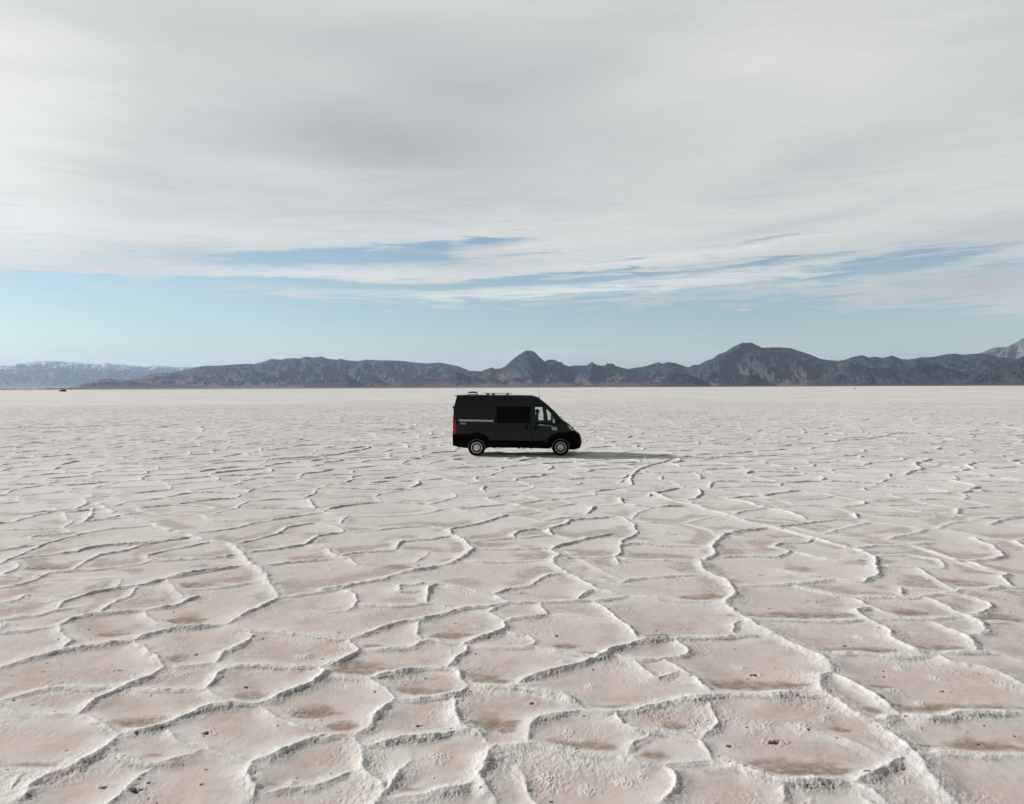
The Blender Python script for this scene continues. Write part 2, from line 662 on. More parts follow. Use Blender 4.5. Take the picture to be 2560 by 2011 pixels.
TR['C'] = (1660, 1400, 2.4156, """
.9 1.8:210,5 230,60 290,100 370,130 410,180 420,220 370,270 400,310 470,350
.4 1.2:0,250 150,260 300,265 370,275
.6 1:470,360 520,370 680,370 850,375 1050,380 1180,375 1230,365
1 2:470,350 560,410 650,460 760,510 860,560 950,600 1000,650 1010,690
.7 1:405,445 430,400 470,375
.7 1:0,490 130,480 210,482 350,480 480,465 590,470
.5 1:360,150 520,160 680,158 780,152 900,140 1020,120
.4 1:1020,120 950,105 800,90 700,60
.5 1.2:780,160 900,190 1040,220 1140,235
.7 1:1260,5 1280,50 1310,95 1230,120 1215,145 1060,125
.5 1:1140,235 1250,230 1400,235 1520,238 1640,215 1760,205 1800,180
.6 1:1430,175 1440,215 1460,235
.4 1:1430,175 1600,190 1760,205
.6 1.2:1140,235 1220,280 1310,320 1410,345
.5 1:1230,362 1400,362 1600,365 1830,350
.8 1.4:1150,310 1230,365 1330,420 1370,450 1360,480 1430,520 1520,560 1650,580
.7 1.3:1640,260 1740,310 1840,350 1920,390 1940,440 1820,465
.7 1.2:1600,370 1700,420 1820,465 1870,510 1880,570
.5 1:1590,95 1680,150 1760,190
.4 1:1690,30 1690,60 1500,50 1370,45
.6 1:1850,20 1950,60 2090,95 2040,110 2090,160
.5 1:1800,180 1930,185 2050,170 2174,185
.7 1:1640,215 1750,215 1860,235 1960,270 1980,300 1920,330
.4 1:1900,390 2040,380 2174,400
.8 1:1820,465 1990,445
.6 1:1650,580 1780,570 1880,568 2000,575 2174,620
.5 1.4:1040,575 1200,580 1350,595 1480,600 1650,580
.8 1.5:1660,585 1720,630 1850,655 1980,680 2080,720 2174,770
.9 1.9:1010,690 940,710 930,760 960,810 1010,850 1100,900 1180,950 1300,990
.9 1.2:1010,690 1060,720 1110,750 1200,790 1280,840 1350,900 1420,955
.8 1.3:1420,955 1350,970 1300,990
.9 1.5:1420,955 1520,965 1640,970 1740,955 1800,940 1950,945 2174,938
1 1.9:1300,990 1340,1050 1400,1100 1470,1160 1520,1210 1560,1270 1600,1330 1660,1400 1740,1476
.9 1.4:0,890 80,860 250,845 390,820 520,830 640,835 780,820 900,840 1000,850
.6 .8:260,860 275,930
1 1.1:97,1095 210,1110 250,1160 300,1225
.7 1:215,1105 260,1050 340,1010
.8 1:300,1230 180,1240 60,1245 13,1265
1 1.4:300,1230 400,1250 500,1290 600,1330 720,1360 850,1365 1000,1362 1130,1355
.9 1.2:1130,1355 1240,1320 1340,1265 1420,1220 1480,1185
.9 1.2:720,1365 740,1400 715,1476
.8 1.4:1130,1355 1220,1400 1330,1476
.6 2:1530,1215 1640,1180 1750,1180 1900,1200 2174,1200
.6 1:0,610 60,600 150,575 130,545
.5 1.2:100,680 130,690 180,720 215,760
.3 1.8:760,1010 870,1030 980,1060 1100,1090
""")
TR['D'] = (0, 960, 1.976, """
.9 1.8:480,590 560,640 650,670 740,690 830,725 930,745 1000,775 1150,800 1200,850 1230,890 1290,920 1300,960
.7 1:0,895 80,860 150,830 240,790 330,765 430,740
.6 1:430,740 560,718 740,705
.9 1:320,640 420,630 530,618
.5 1:320,640 330,675 370,685 300,720
.6 1:370,685 500,675 650,665
.5 1:0,725 120,722 300,715 370,738
.6 1:130,770 200,750 330,745
.8 1:60,870 200,855 380,835 400,825 560,800 760,790 930,765
.6 1:420,890 500,850 640,825 700,800 860,775
.6 1:720,855 860,820 980,800
.7 1:740,875 880,875 1060,865 1170,850
.9 1:820,965 950,940 1080,918 1190,905
.6 1:160,965 260,935 400,925 500,920 610,910
.6 1:940,745 1080,730 1180,715 1250,690 1330,680
.7 1:1160,800 1280,770 1390,740 1410,715 1530,695
.8 1:1230,840 1380,820 1510,800 1570,755 1690,740
.6 1:1270,905 1420,890 1520,880 1630,870
.5 1:1560,690 1660,710 1700,730 1690,740
.6 1:1580,690 1760,665 1830,650
.8 1.8:1590,610 1700,620 1800,640 1900,665 2000,680 2080,700
.6 1:1840,730 1960,715 2070,705
.4 1:1690,740 1840,730
.7 1:1620,820 1640,850 1720,870 1770,900
.6 1:1700,850 1800,835 1930,830
.4 1:1950,825 2000,835
.7 1:110,610 250,600 380,590
.6 1:50,608 230,585 420,572 530,555 640,550
.6 1:440,575 540,510 620,480
.7 1:760,580 860,545 980,530 1110,500
.6 1:0,560 170,540 300,505
.7 1:970,640 1060,620 1150,600
.5 1:750,670 960,655 1130,640
.6 1:1500,605 1550,570 1660,540
.7 1:1740,560 1900,530 1976,505
.6 1:1250,690 1360,650 1470,620 1590,610
""")
TR['E'] = (1460, 960, 1.976, """
.4 1:270,735 400,745 480,748
.5 1:370,803 480,805 610,810
.9 1.8:920,710 860,725 740,735 680,760 630,810 650,850 580,880
.9 1.8:340,540 430,580 540,600 620,630 720,655 820,690 920,710 1000,735 1140,770 1200,790 1330,820
.8 1:920,710 1000,705 1080,695
.7 1:1120,690 1230,675
.6 1:440,680 560,670 710,655
.5 1:1110,610 1100,635 960,640 720,650
.7 1:930,810 980,790 1100,790 1130,775
.6 1:650,860 800,855 960,860 1020,830 1100,850 1250,880 1430,880
.9 1.2:1340,820 1440,860 1440,920 1460,950 1400,965
.6 1:1320,820 1450,805 1600,800 1720,790
.4 1:1440,855 1600,850 1760,875
.7 1.2:1640,805 1760,850 1850,880 2000,875 2070,860 2030,810 1900,760
.7 1:1500,610 1600,610 1700,605 1850,610 2000,615 2174,618
.6 1:970,590 1040,560 1080,540
.6 1:1240,545 1330,525 1380,505
.6 1:2000,700 2080,670 2174,665
.6 1.2:1850,885 1960,920 2110,945
""")
TR['F'] = (1000, 1140, 3.1057, """
.6 1:0,670 120,662 300,650 400,630
.9 1.7:380,580 400,620 500,665 560,735 500,790 400,840 340,855
.9 1.2:340,855 220,885 90,905 0,920
.8 1:380,580 440,560 560,545 660,520 740,495 800,475 850,460
.5 1:0,565 160,550 290,560 380,580
.7 1:500,665 640,665 760,655 890,645
.8 1:890,645 880,615 930,590 1040,575 1150,575 1240,550 1300,540 1310,505 1430,500 1640,480 1690,475
.9 1:1150,575 1165,608
.5 1:560,735 700,732 860,735 1000,730 1130,725
.5 1:1000,645 1080,625 1180,622 1290,645 1380,665
.9 1:1160,740 1220,710 1300,690 1370,685 1390,660 1500,645 1600,620 1720,610
.5 1:520,820 700,835 880,830 1070,825 1180,822
.9 1.7:1160,740 1230,775 1190,815 1180,840 1230,880 1290,920
.6 1:1190,815 1350,800 1500,800 1660,795
.8 1:1660,795 1720,770 1700,720 1730,695 1880,685
.7 1:1660,795 1700,845
.5 1:1700,800 1860,820 2174,815
.8 1:1690,475 1700,450 1850,435 1960,415
.6 1:1590,395 1640,420 1700,450
.8 1.1:1690,475 1750,500 1830,545 1800,570 1850,600 1780,650 1690,670
.5 1:1850,600 2000,600 2174,605
.3 1:710,535 850,545 1000,560 1090,572
.7 1:610,440 720,430 790,405 900,385 1020,378 1200,378
.6 1:430,412 480,370 610,350
.5 1.5:430,412 540,440 630,460
.5 1:470,485 630,460
.6 1:0,445 190,425
.5 1:0,490 290,468
.6 1:1370,435 1410,410 1500,405 1590,395
.4 1:1370,435 1400,470 1500,478
.6 1:0,340 150,315 300,290 440,265 490,240
.6 1:210,360 440,345 460,315
.5 1.4:380,200 440,225 490,240
.6 1:0,230 100,195 230,180 370,172 380,200
.6 1:660,330 860,315 870,280
.6 1:490,250 650,262 760,240 830,222
.6 1:870,300 1080,290 1090,275 1270,262 1370,240 1340,215
.6 1:1120,250 1160,215 1130,170
.5 1:830,222 950,218 1080,215
.6 1:690,205 680,160
.5 1.5:1270,262 1300,300 1400,338
.5 1:1370,240 1600,240 1830,232
.8 1.6:1830,232 1870,255 2000,290 2110,350
.6 1:1190,372 1260,345
.4 1:1590,370 1650,350 1850,350 2174,360
.9 1:1800,230 1790,190 1800,160 1850,110 1950,75 2050,50 2110,30
""")
PITS = {'A': "1245,1060,1.3 630,1388,1.1 815,1412,1.5 540,430,.9 1190,575,1 730,672,.9 1215,263,.9 1490,778,1 290,628,.6 265,677,.6 105,400,.7 1050,320,.6",
        'B': "600,35,1.2 115,445,1 1220,207,1 2040,435,1 1435,465,1 1285,880,1.1 600,1012,1 1780,95,.8 945,575,.7 800,1040,.6 1150,420,.6",
        'C': "675,1108,1.8 548,700,1.3 645,297,1 1100,528,1 580,92,1 405,1138,1 1240,1305,1.1 1690,798,1 930,258,.8 870,250,.7 2098,318,.7 560,1300,.9"}
MOUNDS = {'A': "1840,590,1 1110,700,.7 700,1220,.8",
          'B': "720,1210,1 1380,1330,1 1620,1400,.8 1490,1055,.8 1850,1360,.8 1640,770,.7 1850,310,.8 1090,1055,.6",
          'C': "470,655,.8 1430,660,.8 1380,800,1 1560,880,.8 165,1000,1 1645,720,.7 600,1010,1.2 820,1020,1 2050,760,1 1190,475,.8"}

# damp brown patches seen on the photograph: centre and half axes
STAINS = {'A': "840,990,130,40 1500,835,110,35 1140,360,110,30 700,445,90,18 1070,600,60,25 170,1255,180,22 1650,1385,80,25 2080,1005,90,30 2100,665,110,40 300,45,170,20 1190,155,130,20 920,1195,70,15 1900,925,150,40",
          'B': "300,665,170,40 1060,985,150,50 640,790,170,28 990,730,140,40 1540,1130,220,38 780,455,120,30 1760,905,170,28 520,1415,140,30 2000,1200,130,40 1440,530,110,20 330,530,80,18 2050,465,110,25 450,45,90,15 1620,570,80,18",
          'C': "780,1270,420,60 480,760,300,35 780,335,300,22 1850,1130,260,50 1180,550,230,18 1750,900,330,25 1500,920,120,35 1650,540,170,28 1450,320,140,20 250,225,170,18 1240,915,80,30 1300,770,90,12 2000,355,150,30 1700,130,150,12 60,1010,90,28 1020,1030,90,18"}
lines = []
for key, (ox, oy, s, txt) in TR.items():
    for ln in txt.strip().splitlines():
        hd, pt = ln.split(':')
        st, wd = (float(q) for q in hd.split())
        pp = [tuple(float(q) for q in p.split(',')) for p in pt.split()]
        # far off, only the strong ridges are traced; the cell pattern carries the rest
        if st < .85 and sum(oy + b / s for a, b in pp) / len(pp) < 1300:
            continue
        lines.append((st, wd, [ground_pt(ox + a / s, oy + b / s) for a, b in pp]))

segs = []      # x1 y1 x2 y2 s1 s2 width


def add_line(st, wd, pts, vary=0.35):
    """resample, roughen and thin out towards the free ends"""
    P = np.array(pts, float)
    d = np.hypot(*np.diff(P, axis=0).T)
    s = np.concatenate([[0], np.cumsum(d)])
    L = s[-1]
    y = P[:, 1].mean()
    step = 0.05 if y < 14 else (0.12 if y < 45 else 0.35)
    n = max(2, int(L / step) + 1)
    q = np.linspace(0, L, n)
    x = np.interp(q, s, P[:, 0])
    yy = np.interp(q, s, P[:, 1])
    # round the corners a little
    for _ in range(2):
        x[1:-1] = (x[:-2] + 2 * x[1:-1] + x[2:]) / 4
        yy[1:-1] = (yy[:-2] + 2 * yy[1:-1] + yy[2:]) / 4
    k = RNG.uniform(0, 1000)
    amp = 1 + vary * 2.2 * fbm(q * 2.1 + k, np.zeros(n) + k * .37, 3)
    end = 0.45 + 0.55 * sstep(0, 0.25, np.minimum(q, L - q))
    a = np.clip(st * amp * end, 0.05, 1.3)
    for i in range(n - 1):
        segs.append((x[i], yy[i], x[i + 1], yy[i + 1], a[i], a[i + 1], wd))


# join near misses so that the pans close
dense = []
for k, (st, wd, pts) in enumerate(lines):
    for (ax, ay), (bx, by) in zip(pts[:-1], pts[1:]):
        n = max(1, int(math.hypot(bx - ax, by - ay) / 0.06))
        for i in range(n + 1):
            dense.append((ax + (bx - ax) * i / n, ay + (by - ay) * i / n, k))
dense = np.array(dense)
for k, (st, wd, pts) in enumerate(lines):
    oth = dense[dense[:, 2] != k]
    for end in (0, -1):
        ex, ey = pts[end]
        dd = np.hypot(oth[:, 0] - ex, (oth[:, 1] - ey) * 0.8)
        # look ahead along the line rather than back
        qx, qy = pts[1] if end == 0 else pts[-2]
        ahead = (oth[:, 0] - ex) * (ex - qx) + (oth[:, 1] - ey) * (ey - qy)
        dd = np.where(ahead < -0.02, dd * 3, dd)
        j = int(np.argmin(dd))
        if 0.04 < dd[j] < 0.22 + 0.035 * ey:
            p = (float(oth[j, 0]), float(oth[j, 1]))
            pts.insert(0, p) if end == 0 else pts.append(p)
for st, wd, pts in lines:
    add_line(st, wd, pts)
n_tr = len(segs)
tr_pts = np.array([(s[0], s[1]) for s in segs])

# the rest of the flat: a cell pattern of the same size
seeds = []
YMAX = 155.0
y = 1.5
row = 0
while y < YMAX:
    dy = 1.24 - 0.12 * min(1, max(0, (y - 12) / 10)) + 0.002 * y
    xm = 0.80 * y + 6 + 8 * min(1, y / 12) * max(0, 1 - y / 60)
    dx = 1.58 - 0.16 * min(1, max(0, (y - 12) / 10)) + 0.002 * y
    x = -xm
    while x < xm:
        if random.random() < 0.86:
            seeds.append((x + random.uniform(-.5, .5) * dx + (row % 2) * dx / 2, y + random.uniform(-.46, .46) * dy))
        x += dx
    y += dy
    row += 1
res = delaunay_2d_cdt([Vector(p) for p in seeds], [], [], 0, 1e-6)
dv, tris = res[0], res[2]
cc = []
for tr in tris:
    (ax, ay), (bx, by), (cx, cy) = (dv[i] for i in tr)
    dd = 2 * (ax * (by - cy) + bx * (cy - ay) + cx * (ay - by))
    if abs(dd) < 1e-9:
        cc.append(None)
        continue
    a2, b2, c2 = ax * ax + ay * ay, bx * bx + by * by, cx * cx + cy * cy
    ux, uy = (a2 * (by - cy) + b2 * (cy - ay) + c2 * (ay - by)) / dd, (a2 * (cx - bx) + b2 * (ax - cx) + c2 * (bx - ax)) / dd
    cc.append((ux, uy))
em = {}
for ti, tr in enumerate(tris):
    for k in range(3):
        e = (tr[k], tr[(k + 1) % 3])
        em.setdefault((min(e), max(e)), []).append(ti)
inv = cam_m.to_3x3().transposed()


def project(x, y):
    v = inv @ Vector((x, y, -CAM_H))
    return W_PX / 2 - v.x / v.z * F_PX, H_PX / 2 + v.y / v.z * F_PX


# coarse occupancy of the traced lines
occ = set()
for px, py in tr_pts:
    occ.add((int(math.floor(px / 0.24)), int(math.floor(py / 0.30))))


def near_traced(x, y):
    i, j = int(math.floor(x / 0.24)), int(math.floor(y / 0.30))
    return any((i + a, j + b) in occ for a in (-1, 0, 1) for b in (-1, 0, 1))


for (a, b), tl in em.items():
    if len(tl) != 2 or cc[tl[0]] is None or cc[tl[1]] is None:
        continue
    p, q = cc[tl[0]], cc[tl[1]]
    L = math.hypot(p[0] - q[0], p[1] - q[1])
    if L < 0.08 or L > 5:
        continue
    mx, my = (p[0] + q[0]) / 2, (p[1] + q[1]) / 2
    st = random.choice((0.32, 0.45, 0.5, 0.6, 0.65, 0.75, 0.95))
    if my > 22:
        st = min(1.15, st * 1.15)
    if my > 2.0:
        u, v = project(mx, my)
        if -25 < u < W_PX + 25 and v < H_PX + 15:
            if v > 1440:
                continue
            if v > 1300:
                if near_traced(mx, my):
                    continue
                st *= 0.42 + 0.35 * sstep(1420, 1310, v)
    n = 4
    kx = random.uniform(-.12, .12) * L
    pts = []
    for i in range(n + 1):
        f = i / n
        w = math.sin(f * math.pi) * kx
        pts.append((p[0] + (q[0] - p[0]) * f - (q[1] - p[1]) / L * w, p[1] + (q[1] - p[1]) * f + (q[0] - p[0]) / L * w))
    add_line(st, random.choice((.9, 1, 1.1, 1.3)), pts, 0.5)
# a few long pressure ridges running across the cells
for k in range(46):
    y = random.uniform(24, 140)
    x = random.uniform(-.7, .7) * y
    an = random.choice((random.uniform(-.5, .4), random.uniform(.7, 2.4)))
    pts = [(x, y)]
    for i in range(random.randint(4, 9)):
        an += random.uniform(-.5, .5)
        x += math.cos(an) * 1.1
        y += math.sin(an) * 1.1
        pts.append((x, y))
    add_line(random.uniform(.9, 1.2), 1.6, pts, .4)
SEG = np.array(segs)
print("segments", n_tr, len(SEG), round(time.time() - T0, 1))


class Raster:
    def __init__(self, res, x0, x1, y0, y1, val=0.0):
        self.res, self.x0, self.y0 = res, x0, y0
        self.nx, self.ny = int((x1 - x0) / res) + 2, int((y1 - y0) / res) + 2
        self.a = np.full((self.ny, self.nx), val, np.float32)

    def window(self, sg, rad):
        x1, y1, x2, y2 = sg[:4]
        i0 = int((min(x1, x2) - rad - self.x0) / self.res)
        i1 = int((max(x1, x2) + rad - self.x0) / self.res) + 2
        j0 = int((min(y1, y2) - rad - self.y0) / self.res)
        j1 = int((max(y1, y2) + rad - self.y0) / self.res) + 2
        i0, j0, i1, j1 = max(i0, 0), max(j0, 0), min(i1, self.nx), min(j1, self.ny)
        if i1 <= i0 or j1 <= j0:
            return None
        gx = (self.x0 + np.arange(i0, i1, dtype=np.float32) * self.res)[None, :]
        gy = (self.y0 + np.arange(j0, j1, dtype=np.float32) * self.res)[:, None]
        dx, dy = x2 - x1, y2 - y1
        L2 = dx * dx + dy * dy + 1e-9
        tt = np.clip(((gx - x1) * dx + (gy - y1) * dy) / L2, 0, 1)
        ex, ey = gx - (x1 + tt * dx), gy - (y1 + tt * dy)
        d = np.sqrt(ex * ex + ey * ey)
        L = math.sqrt(L2)
        nx_, ny_ = dy / L, -dx / L
        if nx_ * 0.45 - ny_ * 0.9 < 0:
            nx_, ny_ = -nx_, -ny_
        side = (gx - x1) * nx_ + (gy - y1) * ny_
        return (slice(j0, j1), slice(i0, i1)), tt, d, side

    def sample(self, x, y):
        fx = (x - self.x0) / self.res
        fy = (y - self.y0) / self.res
        ok = (fx >= 0) & (fy >= 0) & (fx < self.nx - 1) & (fy < self.ny - 1)
        fx = np.clip(fx, 0, self.nx - 1.001)
        fy = np.clip(fy, 0, self.ny - 1.001)
        i, j = fx.astype(np.int64), fy.astype(np.int64)
        u, v = (fx - i).astype(np.float32), (fy - j).astype(np.float32)
        a = self.a
        r = (a[j, i] * (1 - u) + a[j, i + 1] * u) * (1 - v) + (a[j + 1, i] * (1 - u) + a[j + 1, i + 1] * u) * v
        return r, ok


H_SCALE = 1.0


def prof(s, wd, d, side, hs=0.0):
    h0 = (0.005 + (0.036 + 0.006 * min(hs, 1) + 0.016 * max(hs - 1, 0)) * s)
    ws = (0.011 + 0.016 * s) * wd
    wb_ = (0.045 + 0.060 * s) * wd
    hs = min(hs, 1)
    k = 0.38 + 0.42 * hs
    steep = k * np.exp(-(d / (ws * 1.05)) ** 1.5) + (1 - k) * np.exp(-(d / wb_) ** 1.7)
    soft = 0.42 * np.exp(-d / (ws * 1.1)) + 0.58 * np.exp(-d / (0.115 * wd))
    w_ = sstep(-.35, .25, side / (d + 1e-4))
    return h0 * (steep * w_ + soft * (1 - w_))


bands = [(0.011, -15, 15, 2.5, 15.5, .45), (0.022, -42, 42, 3.0, 46, .4), (0.05, -118, 118, 45, 150, .35)]
HR, DR = [], []
for res_, x0, x1, y0, y1, rad in bands:
    rs = Raster(res_, x0, x1, y0, y1)
    dr = Raster(res_ * 4, x0, x1, y0, y1, 9.0)
    m_ = (SEG[:, 1] > y0 - 1) & (SEG[:, 1] < y1 + 1)
    for sg in SEG[m_]:
        w = rs.window(sg, rad * (1.0 if sg[6] < 1.35 else 1.4))
        if w:
            sl, tt, d, side = w
            s_ = sg[4] + (sg[5] - sg[4]) * tt
            np.maximum(rs.a[sl], prof(s_, sg[6], d, side, min(1, max(0, (sg[1] - 9) / 12)) + min(1, max(0, (sg[1] - 35) / 20))), out=rs.a[sl])
        if sg[4] > 0.2:
            w = dr.window(sg, 0.75)
            if w:
                sl, tt, d, side = w
                np.minimum(dr.a[sl], d, out=dr.a[sl])
    HR.append(rs)
    DR.append(dr)
print("rasters", round(time.time() - T0, 1))

# small pits and crumbly mounds inside the pans
pits, mounds = [], []
for key, txt in PITS.items():
    ox, oy, s, _ = TR[key]
    for p in txt.split():
        a, b, c = (float(q) for q in p.split(','))
        pits.append((*ground_pt(ox + a / s, oy + b / s), 0.015 * c))
for key, txt in MOUNDS.items():
    ox, oy, s, _ = TR[key]
    for p in txt.split():
        a, b, c = (float(q) for q in p.split(','))
        mounds.append((*ground_pt(ox + a / s, oy + b / s), 0.085 * c))
for k in range(900):
    y = 5 + 55 * random.random() ** 1.3
    pits.append((random.uniform(-.75, .75) * y, y, random.uniform(.004, .011)))
for k in range(90):
    y = 5 + 45 * random.random() ** 1.3
    mounds.append((random.uniform(-.75, .75) * y, y, random.uniform(.03, .07)))

# ------------------------------------------------------------------ ground mesh: one sheet, out past the mountains
ang_in = np.linspace(-R(40), R(40), 1420)
ang_mid = np.linspace(R(40), R(64), 150)[1:]
ang_out = np.linspace(R(64), R(296), 90)[1:-1]
angs = np.concatenate([ang_in, ang_mid, ang_out, -ang_mid[::-1] + 2 * math.pi])
rad_l = [0.05, 0.6, 1.5, 2.4, 3.0, 3.5, 3.9]
r = 4.1
while r < 152:
    rad_l.append(r)
    r += max(0.0095, 0.0021 * r) if r < 12 else (0.0014 * r if r < 75 else 0.0023 * r)
while r < 60000:
    rad_l.append(r)
    r *= 1.02 if r < 900 else 1.07
rads = np.array(rad_l)
NA, NR = len(angs), len(rads)
AA, RR = np.meshgrid(angs, rads)
GX = (RR * np.sin(AA)).ravel()
GY = (RR * np.cos(AA)).ravel()
NV = len(GX)
print("ground verts", NV)


def field(ras, x, y, fill):
    out = np.full(x.shape, fill, np.float32)
    for rs in reversed(ras):
        v, ok = rs.sample(x, y)
        out = np.where(ok, v, out)
    return out


near = RR.ravel() < 151
ix = np.nonzero(near)[0]
x, y = GX[ix], GY[ix]
rr = RR.ravel()[ix]
wx = x + 0.035 * fbm(x * 3.1, y * 3.1, 2) + 0.012 * fbm(x * 13, y * 13 + 5, 2)
wy = y + 0.035 * fbm(x * 3.1 + 40, y * 3.1 + 7, 2) + 0.012 * fbm(x * 13 + 9, y * 13 - 5, 2)
h = field(HR, wx, wy, 0.0)
fade = 1 - sstep(135, 150, rr)
D0 = field(DR, x, y, 9.0)
D1 = field(DR, x + 0.05, y - 0.30, 9.0)
fine = 1 - sstep(20, 45, rr)
crust = sstep(0.005, 0.026, h)
cr1 = fbm(x * 22, y * 22, 3, 0.6)
cr2 = fbm(x * 48 + 3, y * 48, 2, 0.6)
cr3 = fbm(x * 9 - 3, y * 9, 2, 0.6)
nr_ = rr < 18
face = np.zeros(len(ix), np.float32)
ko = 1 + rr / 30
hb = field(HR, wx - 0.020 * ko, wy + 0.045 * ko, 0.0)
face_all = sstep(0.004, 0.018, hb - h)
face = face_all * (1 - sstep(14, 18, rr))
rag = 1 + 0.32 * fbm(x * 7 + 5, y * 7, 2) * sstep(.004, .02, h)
h = h * rag
z = h.copy()
cr4 = fbm(x * 33 + 8, y * 40, 3, 0.7)
z += face * (0.0075 * cr4 + 0.0045 * cr2)
z += crust * (0.004 * cr3 + 0.0045 * cr1 * fine + 0.0035 * cr2 * (1 - sstep(8, 16, rr)))
# ragged patches of crumbs spreading from the ridges
patch = sstep(-0.05, 0.35, fbm(x * 1.3 + 60, y * 1.3, 3)) * sstep(.55, .15, D0)
z += patch * (0.006 * cr1 + 0.004 * cr2) * fine * (1 - crust)
z += 0.010 * fbm(x * .45, y * .45, 3) + 0.0035 * fbm(x * 3.4, y * 3.4, 3) + 0.0010 * fbm(x * 15, y * 15, 2) * fine
# shallow bowls
z += 0.010 * sstep(0.75, 0.0, D0)
pit_m = np.zeros(len(ix), np.float32)
order = np.argsort(rr, kind='stable')
# index lookup by the polar grid for the small stamps
n_rows = int(near.sum() // NA)
Zg = z.reshape(n_rows, NA)
Xg, Yg = x.reshape(n_rows, NA), y.reshape(n_rows, NA)
Pg = pit_m.reshape(n_rows, NA)
Cg = crust.reshape(n_rows, NA)


def stamp(px, py, rad):
    pr, pa = math.hypot(px, py), math.atan2(px, py)
    if abs(pa) > R(40) or pr > 70:
        return None
    j0, j1 = np.searchsorted(rads[:n_rows], [pr - rad, pr + rad])
    i0, i1 = np.searchsorted(ang_in, [pa - rad / pr, pa + rad / pr])
    if j1 - j0 < 1 or i1 - i0 < 1:
        return None
    return slice(j0, j1 + 1), slice(i0, i1 + 1)


for px, py, s in pits:
    sl = stamp(px, py, s * 4)
    if sl:
        ax, ay = Xg[sl] - px, Yg[sl] - py
        d = np.hypot(ax * .7, ay * 1.1) * (1 + .7 * pnoise(ax * 26 + px * 7, ay * 38 + py)) / s
        Zg[sl] += s * (0.22 * np.exp(-((d - 1.7) / .8) ** 2) - 1.1 * np.exp(-(d / 1.05) ** 4))
        Pg[sl] = np.maximum(Pg[sl], np.exp(-(d / 1.25) ** 4))
for px, py, s in mounds:
    sl = stamp(px, py, s * 2.6)
    if sl:
        ax, ay = Xg[sl] - px, Yg[sl] - py
        d = np.hypot(ax, ay) / s * (1 + .35 * pnoise(ax * 12 + px * 7, ay * 12 + py))
        g_ = np.exp(-d ** 2)
        Zg[sl] += g_ * (0.008 + 0.007 * pnoise(ax * 35 + px, ay * 35) + 0.005 * pnoise(ax * 83 + px, ay * 70))
        Cg[sl] = np.maximum(Cg[sl], g_ * .8)
# tyres stand on firm, flat crust
for wxp, wyp in WHEEL_SPOTS:
    g_ = np.exp(-((x - wxp) / .42) ** 4 - ((y - wyp) / .28) ** 4)
    z[:] = z * (1 - g_) + 0.012 * g_
z *= fade

stn = fbm(x * .9 + 31, y * .9, 3)
stain = sstep(.44, .20, D1 + .10 * cr3) * sstep(.085, .16, D0 + .05 * cr3) * sstep(-.12, .12, stn)
stain = np.maximum(stain, 0.30 * sstep(.15, .5, stn) * sstep(.1, .3, D0))
stain *= (1 - 0.80 * sstep(9, 30, rr)) * (0.30 + 0.42 * sstep(9.5, 13, rr))
Sg = stain.reshape(n_rows, NA)
Dg = D0.reshape(n_rows, NA)
for key, txt in STAINS.items():
    ox, oy, s, _ = TR[key]
    for p in txt.split():
        a, b_, ra, rb = (float(q) for q in p.split(','))
        cx, cy = ground_pt(ox + a / s, oy + b_ / s)
        ex_ = ground_pt(ox + (a + ra) / s, oy + b_ / s)[0] - cx
        ey_ = ground_pt(ox + a / s, oy + (b_ - rb) / s)[1] - cy
        sl = stamp(cx, cy, max(ex_, ey_) * 1.9)
        if sl:
            ax, ay = Xg[sl] - cx, Yg[sl] - cy
            n_ = fbm(Xg[sl] * 3.1, Yg[sl] * 3.1, 4, 0.6)
            q = np.sqrt((ax / ex_) ** 2 + (ay / ey_) ** 2) + 0.85 * n_
            # crisper on the side nearest the rim
            v = sstep(1.45, np.where(ay < 0, .85, .15), q) * sstep(.05, .13, Dg[sl])
            Sg[sl] = np.maximum(Sg[sl], v)
Z = np.zeros(NV, np.float32)
Z[ix] = z
CR = np.zeros(NV, np.float32)
rimw = sstep(.34, .04, D0) * sstep(-.45, .15, fbm(x * 2.3 + 5, y * 2.3, 3))
CR[ix] = np.maximum(crust, 0.85 * rimw) * fade
CR[ix] += 0.25 * sstep(60, 150, rr)
CR[~near] = 0.25
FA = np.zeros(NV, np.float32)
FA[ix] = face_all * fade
CR[~near] = 0.0
ST = np.zeros(NV, np.float32)
ST[ix] = stain
PT = np.zeros(NV, np.float32)
PT[ix] = pit_m


def np_mesh(name, co, quads):
    me = bpy.data.meshes.new(name)
    me.vertices.add(len(co))
    me.vertices.foreach_set("co", co.astype(np.float32).ravel())
    nq = len(quads)
    me.loops.add(nq * 4)
    me.polygons.add(nq)
    me.loops.foreach_set("vertex_index", quads.astype(np.int32).ravel())
    me.polygons.foreach_set("loop_start", np.arange(0, nq * 4, 4, dtype=np.int32))
    me.polygons.foreach_set("loop_total", np.full(nq, 4, np.int32))
    me.polygons.foreach_set("use_smooth", np.ones(nq, bool))
    me.update(calc_edges=True)
    return me


idx = np.arange(NV).reshape(NR, NA)
nxt = np.roll(idx, -1, axis=1)
Q = np.stack([idx[:-1], idx[1:], nxt[1:], nxt[:-1]], axis=-1).reshape(-1, 4)
me = np_mesh("salt_flat", np.stack([GX, GY, Z], 1), Q)
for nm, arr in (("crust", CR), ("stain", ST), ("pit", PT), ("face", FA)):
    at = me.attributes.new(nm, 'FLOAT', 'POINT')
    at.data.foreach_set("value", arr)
ground = link(bpy.data.objects.new("salt_flat_ground", me))
tag(ground, kind="structure", label="white salt flat broken into polygon pans with raised crusty rims")
# the little hole under the camera
print("ground", round(time.time() - T0, 1))

